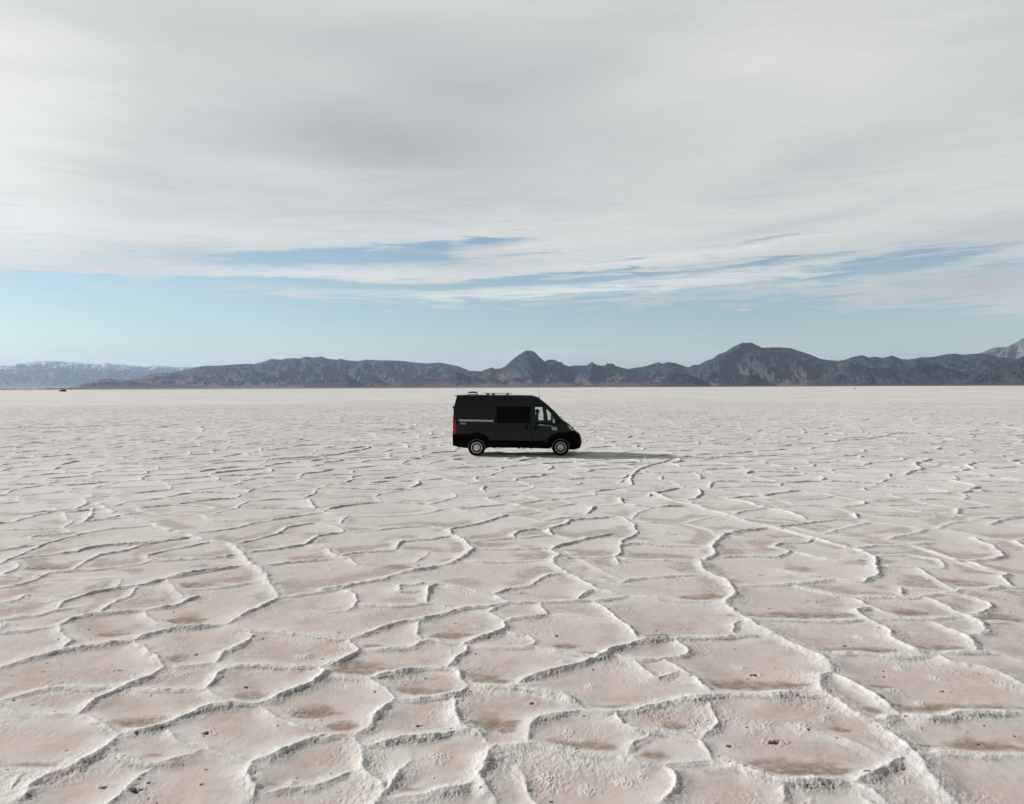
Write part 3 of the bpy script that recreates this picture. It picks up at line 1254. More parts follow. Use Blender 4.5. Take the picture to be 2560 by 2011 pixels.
m, t, out = new_mat("salt")
b = t.node('ShaderNodeBsdfPrincipled')
pos = t.node('ShaderNodeNewGeometry').outputs['Position']


def attr(n):
    return t.node('ShaderNodeAttribute', attribute_name=n).outputs['Fac']


a_cr, a_st, a_pt = attr('crust'), attr('stain'), attr('pit')
sx = t.node('ShaderNodeSeparateXYZ')
t.put(sx.inputs[0], pos)
yw = sx.outputs[1]
n_big = t.rng(t.noise(pos, 0.045, 7, 0.72), .36, .64)
n_mid = t.noise(pos, 0.8, 5, 0.6)
n_fin = t.noise(pos, 9.0, 6, 0.65)
n_grn = t.noise(pos, 70.0, 4, 0.7)
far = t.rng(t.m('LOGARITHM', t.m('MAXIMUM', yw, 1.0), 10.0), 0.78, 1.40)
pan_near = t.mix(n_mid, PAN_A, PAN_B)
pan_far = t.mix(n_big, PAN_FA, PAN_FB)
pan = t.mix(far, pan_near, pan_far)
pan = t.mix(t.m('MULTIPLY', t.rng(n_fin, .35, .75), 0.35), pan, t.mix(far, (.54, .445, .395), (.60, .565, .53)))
crc = t.mix(t.rng(n_grn, .3, .7), CRUST_A, CRUST_B)
c1 = t.mix(t.m('MULTIPLY', t.m('POWER', a_cr, 0.8), 0.92), pan, crc)
stc = t.mix(n_fin, (.22, .150, .105), (.38, .28, .21))
sf = t.m('MULTIPLY', a_st, t.rng(t.m('ADD', t.m('MULTIPLY', n_fin, .6), t.m('MULTIPLY', n_grn, .4)), .32, .60, .20, 1.05))
c2 = t.mix(t.m('MULTIPLY', sf, 0.98), c1, stc)
c3 = t.mix(a_pt, c2, (.10, .075, .06))
# shade painted as patchy dark grey on the rims' steep side, away from sun
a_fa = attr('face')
shade_n = t.rng(t.m('ADD', t.m('MULTIPLY', n_fin, .45), t.m('MULTIPLY', n_grn, .55)), .40, .60)
c3 = t.mix(t.m('MULTIPLY', t.m('MULTIPLY', a_fa, shade_n), 0.85), c3, (.150, .127, .110))
# fine dark grit
spk = t.rng(t.noise(pos, 38.0, 2, 0.4), .70, .76)
c3 = t.mix(t.m('MULTIPLY', t.m('MULTIPLY', spk, .5), t.m('SUBTRACT', 1.0, far)), c3, (.28, .22, .18))
# bare mud shore at the far edge of the salt, wider on the left
shore = t.m('ADD', t.m('SUBTRACT', yw, t.m('MULTIPLY', sx.outputs[0], 0.95)), t.m('MULTIPLY', t.noise(pos, .0015, 3, .6), 1400.0))
mud = t.rng(shore, 2500.0, 3500.0)
c4 = t.mix(mud, c3, (.33, .25, .215))
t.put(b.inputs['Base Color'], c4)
b.inputs['Roughness'].default_value = 0.85
b.inputs['Specular IOR Level'].default_value = 0.25
b1 = t.node('ShaderNodeBump')
b1.inputs['Distance'].default_value = 0.010
t.put(b1.inputs['Strength'], t.m('ADD', 0.20, t.m('MULTIPLY', a_cr, 0.35)))
t.put(b1.inputs['Height'], t.noise(pos, 55.0, 5, 0.7))
b2 = t.node('ShaderNodeBump')
b2.inputs['Distance'].default_value = 0.075
t.put(b2.inputs['Strength'], t.rng(yw, 25.0, 130.0, 0.0, 1.0))
hh = t.noise(pos, 0.55, 6, 0.72)
t.put(b2.inputs['Height'], hh)
t.put(b2.inputs['Normal'], b1.outputs[0])
t.put(b.inputs['Normal'], b2.outputs[0])
t.put(out.inputs[0], b.outputs[0])
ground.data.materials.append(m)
# ------------------------------------------------------------------ mountain ranges
def poly_pts(ox, oy, s, txt):
    return [(ox + a / s, oy + b / s) for a, b in (tuple(float(q) for q in p.split(',')) for p in txt.split())]


L0 = poly_pts(0, 880, 3.397, "-420,100 -200,128 0,118 80,117 140,95 200,97 290,82 380,78 480,78 560,85 680,90 760,100 860,102 900,88 950,103 1060,108 1150,118 1240,128 1340,115 1440,122 1520,133 1660,130 1760,142 2000,160 2400,200 2900,290")
L1 = poly_pts(0, 880, 3.397, "560,322 620,298 700,266 800,252 850,228 950,228 1020,242 1180,227 1260,192 1370,177 1450,177 1560,159 1690,126") + \
    poly_pts(400, 860, 2.7175, "300,150 400,148 470,143 590,135 640,138 700,122 755,102 820,107 860,100 910,96 945,100 990,86 1040,93 1100,86 1135,100 1200,108 1230,101 1260,110 1340,118 1400,107 1490,112 1560,112 1660,117 1700,123 1800,133 1900,127 1960,138 2020,150 2060,165 2100,182 2150,184 2300,200 2500,240 2700,295")
L2 = poly_pts(1150, 860, 3.3446, "-900,350 -500,318 -250,290 -60,262 60,240 160,232 180,228 260,198 300,210 340,205 380,185 430,140 480,100 545,58 600,58 630,72 670,115 710,148 740,132 790,133 820,148 850,152 865,172 910,188 960,180 1060,182 1080,165 1105,150 1130,170 1170,182 1220,178 1228,165 1282,165 1300,185 1340,195 1430,215 1550,262 1700,322 1800,352")
L3 = poly_pts(1150, 860, 3.3446, "1050,350 1200,290 1340,225 1430,205 1480,198 1560,185 1620,165 1660,155 1690,165 1740,152 1800,160 1860,182 1910,195") + \
    poly_pts(1700, 830, 2.528, "60,222 80,210 120,208 160,185 210,168 240,143 290,125 330,98 390,70 450,67 480,82 520,101 570,98 630,97 700,103 740,117 820,142 880,168 930,178 1000,182 1040,178 1080,162 1150,146 1190,162 1230,157 1280,165 1340,150 1400,172 1440,175 1520,165 1600,158 1680,142 1740,137 1780,145 1850,140 1900,135 1940,142 1990,155 2060,165 2174,172 2400,190 2700,180 3000,240")
L4 = poly_pts(1700, 830, 2.528, "1440,200 1500,165 1530,157 1560,163 1640,172 1760,168 1880,147 1940,115 2000,97 2060,98 2120,68 2174,38 2260,10 2400,-20 2600,40 2900,120")
L5 = poly_pts(1700, 830, 2.528, "1600,342 1700,322 1780,300 1850,262 1950,230 2040,202 2100,182 2174,150 2260,120 2400,105 2600,140 2900,200 3200,300")
K1 = poly_pts(1150, 860, 3.3446, "1630,352 1680,318 1740,275 1790,262 1830,252 1900,255 1960,275 2010,300 2060,322 2110,352")
K2 = poly_pts(1700, 830, 2.528, "230,342 270,312 300,302 350,308 390,298 440,270 480,278 520,297 560,318 620,342")
K3 = poly_pts(400, 860, 2.7175, "930,292 970,262 1060,245 1130,232 1200,225 1260,205 1310,235 1370,268 1400,240 1440,225 1480,235 1530,262 1600,292")
K4 = poly_pts(400, 860, 2.7175, "1580,292 1640,255 1700,240 1800,235 1900,240 1960,225 2010,190 2060,198 2110,225 2174,240 2300,292")
K5 = poly_pts(0, 880, 3.397, "620,322 700,290 800,262 900,255 1000,262 1100,245 1180,262 1290,275 1400,290 1560,282 1700,300 1900,322")
K6 = poly_pts(1700, 830, 2.528, "780,342 850,305 920,285 1000,262 1060,280 1180,225 1260,230 1400,240 1520,195 1640,215 1760,250 1860,248 1940,290 2000,342")


def ridged(x, y, octv=5):
    s, a, tot = 0, 1.0, 0
    for i in range(octv):
        s = s + a * (1 - np.abs(pnoise(x + 31 * i, y + 17 * i)) * 1.7)
        tot += a
        x, y, a = x * 2.07, y * 2.07, a * 0.55
    return s / tot


def mountain(name, label, crest, d_crest, d_foot, mat, rough=1.0, nr=110, fan=0.30, spur=1.0, jag=0.5, seed=0.0, snowline=None):
    P = np.array([(math.atan2(ray(px, py).x, ray(px, py).y), ray(px, py).z / math.hypot(ray(px, py).x, ray(px, py).y)) for px, py in crest])
    P = P[np.argsort(P[:, 0])]
    n = max(80, int((P[-1, 0] - P[0, 0]) / 0.0006))
    A = np.linspace(P[0, 0], P[-1, 0], n)
    EL = np.interp(A, P[:, 0], P[:, 1])
    EL = EL + jag * 0.0006 * fbm(A * 420 + seed, A * 0 + seed, 3)
    ends = sstep(0, .02, A - A[0]) * sstep(0, .02, A[-1] - A)
    ts = np.concatenate([np.linspace(0, 1, nr) ** 1.0, 1 + np.linspace(0.02, .9, nr // 3)])
    TT, AA_ = np.meshgrid(ts, A, indexing='ij')
    dist = d_foot + (d_crest - d_foot) * TT
    zc = np.maximum(CAM_H + EL * d_crest, 2.0)
    x = dist * np.sin(AA_)
    y = dist * np.cos(AA_)
    u = A[None, :] * d_crest / 900.0 + seed
    v = TT * (d_crest - d_foot) / 1500.0
    # gullies bend a little on the way down
    uw = u + 0.35 * fbm(u * .8 + 9, v * 1.3, 3)
    rg = ridged(uw * 1.6, v * 0.75 + seed, 5)
    rg2 = ridged(uw * 4.2 + 3, v * 2.0, 4)
    body = 0.55 * rg + 0.25 * rg2
    w = TT + spur * 0.50 * (rg - 0.62) * np.sin(np.clip(TT, 0, 1) * math.pi) ** 0.8
    w = np.clip(w, 0, 1)
    shp = np.where(w < fan, w / fan * 0.14, 0.14 + 0.86 * ((w - fan) / (1 - fan)) ** 1.15)
    shp = shp + (rg2 - 0.6) * 0.20 * rough * np.sin(np.clip(TT, 0, 1) * math.pi) * (w > fan * .7)
    shp = np.clip(shp, 0, None)
    front = zc[None, :] * shp
    # nothing in front may rise above the crest as seen from the flat
    front = np.minimum(front, zc[None, :] * (dist / d_crest) * 0.985)
    k = sstep(0.90, 1.0, TT)
    front = front * (1 - k) + zc[None, :] * (dist / d_crest) * k
    back = zc[None, :] * np.clip(1 - (TT - 1) / 0.9, 0, 1) ** 1.1 * (0.9 + .1 * rg)
    z = np.where(TT <= 1, front, np.minimum(back, zc[None, :] * 0.995))
    z = z - 3.0 * (1 - sstep(0, 0.05, TT))
    me = np_mesh(name, np.stack([x.ravel(), y.ravel(), z.ravel()], 1),
                 (lambda I: np.stack([I[:-1, :-1], I[:-1, 1:], I[1:, 1:], I[1:, :-1]], -1).reshape(-1, 4))(np.arange(x.size).reshape(x.shape)))
    hh = np.clip(z / zc.max(), 0, 1)
    at = me.attributes.new("rise", 'FLOAT', 'POINT')
    at.data.foreach_set("value", hh.ravel().astype(np.float32))
    at = me.attributes.new("spur", 'FLOAT', 'POINT')
    at.data.foreach_set("value", np.clip(body * np.ones_like(z), 0, 1).ravel().astype(np.float32))
    me.materials.append(mat)
    o = link(bpy.data.objects.new(name, me))
    tag(o, kind="structure", label=label)
    return o


def rock(name, dark, light, tan, scale, tan_amt=0.5, snow=None, bump=1.0):
    m, t, out = new_mat(name)
    b = t.node('ShaderNodeBsdfPrincipled')
    pos = t.node('ShaderNodeNewGeometry').outputs['Position']
    rise = t.node('ShaderNodeAttribute', attribute_name='rise').outputs['Fac']
    spur = t.node('ShaderNodeAttribute', attribute_name='spur').outputs['Fac']
    n1 = t.noise(pos, scale, 6, 0.62, 0.4)
    n2 = t.noise(pos, scale * 6, 5, 0.65)
    mp = t.node('ShaderNodeMapping')
    mp.inputs['Scale'].default_value = (1, 1, 5.0)
    t.put(mp.inputs[0], pos)
    n3 = t.noise(mp.outputs[0], scale * 1.3, 5, 0.6, 0.8)
    c = t.mix(t.rng(t.m('ADD', t.m('MULTIPLY', n2, .5), t.m('MULTIPLY', n3, .5)), .41, .59), dark, light)
    ta = t.m('ADD', t.m('MULTIPLY', t.m('SUBTRACT', 0.50, spur), 1.8), t.m('MULTIPLY', t.m('SUBTRACT', n1, .5), 2.0))
    ta = t.m('ADD', ta, t.m('MULTIPLY', t.m('SUBTRACT', 0.42, rise), 2.6))
    c = t.mix(t.m('MULTIPLY', t.rng(ta, 0.0, 1.0), tan_amt), c, tan)
    # pale fan at the foot
    c = t.mix(t.m('MULTIPLY', t.rng(rise, .085, .005), .8), c, tuple(q * 1.45 for q in tan))
    if snow is not None:
        sn = t.m('ADD', rise, t.m('MULTIPLY', t.m('SUBTRACT', n2, .5), 1.0))
        sn = t.m('ADD', sn, t.m('MULTIPLY', t.m('SUBTRACT', n1, .5), 0.9))
        c = t.mix(t.m('MULTIPLY', t.rng(sn, snow, snow + .16), 0.85), c, (.74, .76, .80))
    t.put(b.inputs['Base Color'], c)
    b.inputs['Roughness'].default_value = 0.95
    b.inputs['Specular IOR Level'].default_value = 0.1
    bp = t.node('ShaderNodeBump')
    bp.inputs['Strength'].default_value = 0.9
    bp.inputs['Distance'].default_value = 26.0 * bump
    t.put(bp.inputs['Height'], t.noise(pos, scale * 5, 6, 0.68))
    t.put(b.inputs['Normal'], bp.outputs[0])
    t.put(out.inputs[0], b.outputs[0])
    return m


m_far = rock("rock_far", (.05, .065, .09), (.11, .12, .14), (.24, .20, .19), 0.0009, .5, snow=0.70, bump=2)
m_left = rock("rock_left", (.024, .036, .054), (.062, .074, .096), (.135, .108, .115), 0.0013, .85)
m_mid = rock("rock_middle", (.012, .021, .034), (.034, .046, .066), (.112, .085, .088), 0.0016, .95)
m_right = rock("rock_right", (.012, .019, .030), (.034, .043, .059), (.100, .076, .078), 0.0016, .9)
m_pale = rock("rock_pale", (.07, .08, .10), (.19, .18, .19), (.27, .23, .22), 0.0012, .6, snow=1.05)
m_dark = rock("rock_dark", (.008, .013, .019), (.032, .038, .048), (.070, .058, .060), 0.0035, .6)

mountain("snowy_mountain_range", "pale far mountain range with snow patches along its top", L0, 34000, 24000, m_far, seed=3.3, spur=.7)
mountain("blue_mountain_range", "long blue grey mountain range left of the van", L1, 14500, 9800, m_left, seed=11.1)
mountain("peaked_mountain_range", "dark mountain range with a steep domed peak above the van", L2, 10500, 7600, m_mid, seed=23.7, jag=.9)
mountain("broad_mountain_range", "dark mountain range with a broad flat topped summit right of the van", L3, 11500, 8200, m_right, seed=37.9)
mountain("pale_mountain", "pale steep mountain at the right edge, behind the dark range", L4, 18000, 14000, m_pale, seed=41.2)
mountain("dark_hillside", "near dark hillside at the right edge, in front of the range", L5, 7800, 6200, m_dark, seed=53.6, jag=.8)
mountain("small_dark_hill", "small dark rocky hill at the foot of the broad summit", K1, 7300, 6600, m_dark, nr=50, seed=61.0, jag=1)
mountain("low_dark_hill", "low dark rocky hill right of the small rocky hill", K2, 7600, 7000, m_dark, nr=50, seed=67.0, jag=1)
mountain("grey_foothill", "grey foothills below the middle of the long blue range", K3, 9400, 8500, m_mid, nr=50, seed=71.0, jag=1)
mountain("rocky_foothill", "grey rocky foothills just left of the van's roof", K4, 8900, 8000, m_mid, nr=50, seed=77.0, jag=1)
mountain("blue_foothill", "low foothills at the left end of the long blue range", K5, 9300, 8400, m_left, nr=50, seed=83.0, jag=1)
mountain("brown_foothill", "dark foothills right of the broad summit", K6, 7900, 6900, m_dark, nr=60, seed=89.0, jag=.8)

# scrub and low buildings of a far settlement, only dark specks along the left shore
sm = simple("scrub", (.05, .052, .05), .9)
mb = MB()
for k in range(150):
    px = random.uniform(-200, 430) if random.random() < .6 else random.uniform(118, 215)
    p = ray(px, 974)
    d = random.uniform(5000, 6200)
    a = math.atan2(p.x, p.y)
    s = random.uniform(1.5, 4) * (1.3 if 118 < px < 215 else .8)
    x0_, y0_ = d * math.sin(a), d * math.cos(a)
    ring = []
    nn = 7
    vs, fs = [(x0_, y0_, s * random.uniform(.9, 1.2))], []
    for lv, (rk, zk) in enumerate(((.7, .7), (1.1, .3), (.9, -.1))):
        for q in range(nn):
            an = q * 2 * math.pi / nn
            j = random.uniform(.75, 1.25)
            vs.append((x0_ + math.cos(an) * s * 1.8 * rk * j, y0_ + math.sin(an) * s * rk * j, s * zk * random.uniform(.85, 1.15)))
    for q in range(nn):
        q2 = (q + 1) % nn
        fs.append((0, 1 + q, 1 + q2))
        for lv in range(2):
            fs.append((1 + lv * nn + q, 1 + (lv + 1) * nn + q, 1 + (lv + 1) * nn + q2, 1 + lv * nn + q2))
    mb.add(vs, fs)
sc_o = mb.build("desert_scrub", sm)
tag(sc_o, label="thin line of dark scrub along the far left shore of the flat", kind="stuff")

# ------------------------------------------------------------------ the air
hm, t, out = new_mat("air")
pv = t.node('ShaderNodeVolumePrincipled')
pv.inputs['Color'].default_value = HAZE_COL
pv.inputs['Density'].default_value = HAZE_D
pv.inputs['Anisotropy'].default_value = 0.25
t.put(out.inputs[1], pv.outputs[0])
mb = MB()
mb.box((0, 21000, 750), (84000, 64000, 1520))
hz = mb.build("haze", hm, smooth=False)
# bottom one metre below the ground
bmn = min(v.co.z for v in hz.data.vertices)
for v in hz.data.vertices:
    v.co.z = -4.5 if v.co.z < 0 else 1560.0
tag(hz, label="thin pale haze over the whole flat", kind="stuff")
# ------------------------------------------------------------------ the van
m_paint = simple("black_green_paint", (.0075, .0092, .0088), .46, spec=.28, coat=.08, var=.10, vscale=1.4)
m_clad = simple("black_cladding", (.0022, .0024, .0024), .8, spec=.08, var=.2, vscale=30)
m_gloss = simple("privacy_glass", (.0005, .0005, .0005), .15, spec=.09, var=.05)
m_rubber = simple("tyre_rubber", (.003, .003, .003), .9, spec=.08, var=.25, vscale=20)
m_dust = simple("salt_dust", (.30, .29, .28), .95, spec=.1, var=.35, vscale=30)
m_steel = simple("wheel_steel", (.80, .81, .80), .5, metal=.1, var=.12, vscale=12)
m_steel_d = simple("wheel_steel_dark", (.028, .028, .03), .6, metal=.3)
m_chrome = simple("chrome", (.75, .76, .77), .14, metal=1.0, var=.05)
m_silver = simple("silver_strip", (.50, .505, .50), .45, metal=.15, var=.08)
m_white = simple("white_lettering", (.72, .73, .72), .5, var=.04)
m_red = simple("red_lens", (.46, .004, .008), .45, spec=.25, coat=.0, var=.15, vscale=9)
m_amber = simple("amber_lens", (.62, .14, .045), .3, spec=.5, coat=.4)
m_lens = simple("lamp_reflector", (.78, .79, .78), .3, metal=.2, var=.2, vscale=18)
m_dark = simple("dark_trim", (.004, .004, .004), .65, spec=.15)
m_seat = simple("seat_cloth", (.012, .012, .013), .9, spec=.1)
m_panel = simple("solar_panel", (.11, .09, .10), .35, metal=.3, spec=.5)

mg, t, out = new_mat("clear_glass")
tb = t.node('ShaderNodeBsdfTransparent')
tb.inputs[0].default_value = (.90, .955, .925, 1)
gb = t.node('ShaderNodeBsdfGlossy')
gb.inputs['Roughness'].default_value = 0.03
gb.inputs['Color'].default_value = (.8, .85, .85, 1)
fr = t.node('ShaderNodeFresnel')
fr.inputs[0].default_value = 1.38
mxs = t.node('ShaderNodeMixShader')
t.put(mxs.inputs[0], fr.outputs[0])
t.put(mxs.inputs[1], tb.outputs[0])
t.put(mxs.inputs[2], gb.outputs[0])
t.put(out.inputs[0], mxs.outputs[0])

van = empty("camper_van", VAN_LOC, VAN_YAW)
tag(van, "black high roof camper van standing side on in the middle of the white salt flat", "van")

ZT = [(-0.99, 2.47), (-.90, 2.485), (-.7, 2.505), (0, 2.512), (1.2, 2.505), (2.0, 2.49), (2.30, 2.475), (2.42, 2.455), (2.55, 2.40), (2.70, 2.295), (2.87, 2.16),
      (3.05, 2.00), (3.2, 1.865), (3.35, 1.705), (3.47, 1.56), (3.56, 1.475), (3.68, 1.385), (3.80, 1.31), (3.92, 1.215), (4.02, 1.12), (4.10, 1.02), (4.16, .95)]
ZB = [(-0.99, .50), (-.6, .42), (.5, .40), (3.0, .34), (4.16, .34)]


def lerp(tb_, x):
    return float(np.interp(x, [p[0] for p in tb_], [p[1] for p in tb_]))


WZ = [(.25, .985), (.5, 1.005), (.9, 1.012), (1.09, 1.020), (1.13, 1.010), (1.35, 1.000), (1.7, .975), (2.05, .945), (2.12, .930), (2.35, .895), (2.6, .86)]
PX = [(-1.1, .955), (-.95, .975), (-.7, .992), (-.3, 1.0), (2.6, 1.0), (3.0, .985), (3.3, .965), (3.6, .925), (3.85, .865), (4.02, .79), (4.16, .70)]


def half_w(x, z):
    return lerp(WZ, z) * lerp(PX, x) - 0.0


def rear_lean(z):
    return float(np.interp(z, [.4, 1.5, 1.95, 2.2, 2.5], [-.0, .0, .03, .085, .15]))


def loft(stations, inset=0.0, nside=14, narc=5, bottom=None):
    mbv = MB()
    rings = []
    for x in stations:
        zt, zb = lerp(ZT, x) - inset, (lerp(ZB, x) if bottom is None else bottom) + (inset if bottom is None else 0)
        r = float(np.interp(x, [-.9, 2.4, 2.8, 3.4, 3.7, 4.16], [.10, .10, .12, .10, .10, .06]))
        half = [(0.0, zb)]
        zc = zt - r
        # keep the belt crease rows aligned
        zs = np.linspace(zb, zc, nside)
        for z in zs:
            half.append((half_w(x, z) - inset, z))
        wc = half_w(x, zc) - inset
        for k in range(1, narc + 1):
            a = k / narc * math.pi / 2
            half.append((wc - r + r * math.cos(a), zc + r * math.sin(a)))
        half.append((wc * .45, zt + .012))
        half.append((0.0, zt + .016))
        full = half + [(-y, z) for (y, z) in half[-2:0:-1]]
        ring = []
        for y, z in full:
            xx = x
            if x < -.45:
                xx = x + rear_lean(z) * sstep(-.45, -.95, x)
            ring.append((xx, y, z))
        rings.append(ring)
    n = len(rings[0])
    vs = [p for rg in rings for p in rg]
    fs = []
    for i in range(len(rings) - 1):
        for k in range(n):
            k2 = (k + 1) % n
            fs.append((i * n + k, i * n + k2, (i + 1) * n + k2, (i + 1) * n + k))
    fs.append(tuple(range(n)))
    fs.append(tuple((len(rings) - 1) * n + k for k in range(n)))
    return mbv.add(vs, fs)


stat = [-.965, -.93, -.88, -.8, -.6, -.3, 0, .3, .6, .9, 1.2, 1.5, 1.8, 2.1, 2.3, 2.38, 2.46, 2.55, 2.64, 2.74, 2.87, 2.96, 3.05, 3.13, 3.2, 3.28, 3.35, 3.41, 3.47, 3.52, 3.58, 3.65, 3.72,
        3.80, 3.87, 3.94, 4.0, 4.06, 4.11, 4.16]
shell = loft(stat).build("body", m_paint, van, sharp=28)
inner = loft([x for x in stat if -.85 < x < 3.75], inset=0.055, bottom=.62).build("cut_inner", m_seat)


def prism(pts, y0=-1.4, y1=1.4):
    n = len(pts)
    b_ = MB()
    b_.add([(x, y0, z) for x, z in pts] + [(x, y1, z) for x, z in pts],
           [tuple(range(n)), tuple(range(2 * n - 1, n - 1, -1))] + [(i, (i + 1) % n, (i + 1) % n + n, i + n) for i in range(n)])
    return b_


WIN_A = [(2.415, 2.005), (2.47, 2.022), (2.74, 2.012), (2.79, 1.70), (2.825, 1.40), (2.55, 1.385), (2.445, 1.60), (2.41, 1.85)]
WIN_B = [(2.875, 1.93), (2.895, 1.93), (3.02, 1.80), (3.14, 1.665), (3.26, 1.53), (3.335, 1.435), (3.22, 1.415), (2.94, 1.40), (2.90, 1.66)]
cut = [inner]
for nm, ww in (("a", WIN_A), ("b", WIN_B)):
    cut.append(prism(ww).build("cut_" + nm, m_seat))
# windscreen opening: a slab across the sloping front
q0, q1 = Vector((2.66, 0, 2.33)), Vector((3.50, 0, 1.53))
dd_ = (q1 - q0).normalized()
nn_ = Vector((-dd_.z, 0, dd_.x))
if nn_.z < 0:
    nn_ = -nn_
wb = MB()
c_ = [q0 - nn_ * .22, q1 - nn_ * .22, q1 + nn_ * .2, q0 + nn_ * .2]
hw0, hw1 = .70, .82
vs_ = []
for sy in (-1, 1):
    for i, c in enumerate(c_):
        hw = hw0 if i in (0, 3) else hw1
        vs_.append((c.x, sy * hw, c.z))
wb.add(vs_, [(0, 1, 2, 3), (7, 6, 5, 4), (0, 1, 5, 4), (1, 2, 6, 5), (2, 3, 7, 6), (3, 0, 4, 7)])
cut.append(wb.build("cut_w", m_seat))
for wx_ in (0, WB):
    c = MB()
    c.lathe([(.0001, -1.3), (.415, -1.3), (.415, -.62), (.0001, -.62)], n=48, c=(wx_, 0, .36))
    cut.append(c.build("cut_r", m_seat))
    c = MB()
    c.lathe([(.0001, .62), (.415, .62), (.415, 1.3), (.0001, 1.3)], n=48, c=(wx_, 0, .36))
    cut.append(c.build("cut_l", m_seat))
for c in cut:
    c.parent = van
    md = shell.modifiers.new("b", 'BOOLEAN')
    md.operation = 'DIFFERENCE'
    md.solver = 'EXACT'
    md.object = c
bpy.context.view_layer.update()
apply_mods(shell)
for c in cut:
    bpy.data.objects.remove(c, do_unlink=True)


def side_patch(pts, off, depth=.03, side=-1, step=.12, flat=False):
    """a panel given by its outline in x and z that follows the curve of the body side, standing off by off"""
    bm = bmesh.new()
    vs = [bm.verts.new((x, 0, z)) for x, z in pts]
    f = bm.faces.new(vs)
    xs = [p[0] for p in pts]
    zs = [p[1] for p in pts]
    for lo, hi, ax in ((min(xs), max(xs), 0), (min(zs), max(zs), 2)):
        k = math.ceil(lo / step) * step
        while k < hi:
            co = [0, 0, 0]
            co[ax] = k
            no = [0, 0, 0]
            no[ax] = 1
            bmesh.ops.bisect_plane(bm, geom=bm.verts[:] + bm.edges[:] + bm.faces[:], plane_co=co, plane_no=no)
            k += step
    bmesh.ops.triangulate(bm, faces=[f for f in bm.faces if len(f.verts) > 4])
    for v in bm.verts:
        v.co.y = side * (half_w(v.co.x, v.co.z) + off)
    r_ = bmesh.ops.extrude_face_region(bm, geom=bm.faces[:])
    for v in (g for g in r_['geom'] if isinstance(g, bmesh.types.BMVert)):
        v.co.y -= side * depth
    bmesh.ops.recalc_face_normals(bm, faces=bm.faces)
    bm.verts.index_update()
    o = MB()
    o.add([tuple(v.co) for v in bm.verts], [tuple(v.index for v in f.verts) for f in bm.faces])
    bm.free()
    return o


def arc(cx, cz, r, a0, a1, n=14):
    return [(cx + r * math.cos(R(a0 + (a1 - a0) * i / n)), cz + r * math.sin(R(a0 + (a1 - a0) * i / n))) for i in range(n + 1)]


# windows on both sides, and the windscreen
for sd_ in (-1, 1):
    side_patch(WIN_A, -.012, .006, sd_).build("door_glass", mg, van)
    side_patch(WIN_B, -.012, .006, sd_).build("quarter_glass", mg, van)
g = MB()
n_ = 8
vs_ = []
for i in range(n_ + 1):
    for j in range(n_ + 1):
        f, s_ = i / n_, j / n_ * 2 - 1
        p = q0 + (q1 - q0) * f
        hw = hw0 + (hw1 - hw0) * f + .02
        p = p + nn_ * (-.018 - .05 * s_ * s_)
        vs_.append((p.x, s_ * hw, p.z))
g.add(vs_, [(i * (n_ + 1) + j, i * (n_ + 1) + j + 1, (i + 1) * (n_ + 1) + j + 1, (i + 1) * (n_ + 1) + j) for i in range(n_) for j in range(n_)])
g.build("windscreen", mg, van)

# doors
sdoor = side_patch([(.80, .68), (.80, 2.365), (2.215, 2.345), (2.215, .64)], .014, .02)
sdo = sdoor.build("sliding_door", m_paint, van, bevel=.006)
side_patch([(.825, 1.365), (.825, 2.02), (.86, 2.045), (2.17, 2.045), (2.20, 2.02), (2.20, 1.365)], .020, .02).build("window", m_gloss, sdo, bevel=.004)
side_patch([(1.995, 1.12), (1.985, 1.15), (1.985, 1.27), (1.995, 1.30), (2.10, 1.30), (2.12, 1.27), (2.12, 1.15), (2.10, 1.12)], .034, .03).build("handle", m_dark, sdo, bevel=.01)
FD = [(2.275, .66), (2.275, 2.06), (2.35, 2.12), (2.80, 2.10), (2.97, 1.985), (3.20, 1.76), (3.42, 1.50), (3.46, 1.33), (3.455, 1.02)] + arc(WB, .36, .60, 92, 150, 8) + [(2.86, .64)]
fd_v = side_patch(FD, .012, .018)
fdo = fd_v.build("front_door", m_paint, van, bevel=.005)
# openings for the two front windows
cc_ = []
for ww in (WIN_A, WIN_B):
    cc_.append(prism(ww).build("cut", m_dark, van))
    md = fdo.modifiers.new("b", 'BOOLEAN')
    md.operation = 'DIFFERENCE'
    md.solver = 'EXACT'
    md.object = cc_[-1]
bpy.context.view_layer.update()
apply_mods(fdo)
for c in cc_:
    bpy.data.objects.remove(c, do_unlink=True)
# black surround under and round the front windows
blk = [(2.36, 1.37), (2.36, 1.345), (3.46, 1.30), (3.48, 1.34), (3.43, 1.46), (3.36, 1.50), (3.30, 1.405), (2.93, 1.383), (2.56, 1.37)]
side_patch(blk, .022, .02).build("window_surround", m_dark, fdo)
side_patch([(2.755, 2.0), (2.86, 1.955), (2.885, 1.66), (2.925, 1.39), (2.84, 1.385), (2.805, 1.70)], .018, .02).build("pillar_trim", m_paint, fdo)
side_patch([(2.375, 1.09), (2.365, 1.12), (2.365, 1.26), (2.375, 1.29), (2.475, 1.29), (2.495, 1.26), (2.495, 1.12), (2.475, 1.09)], .032, .03).build("handle", m_dark, fdo, bevel=.01)
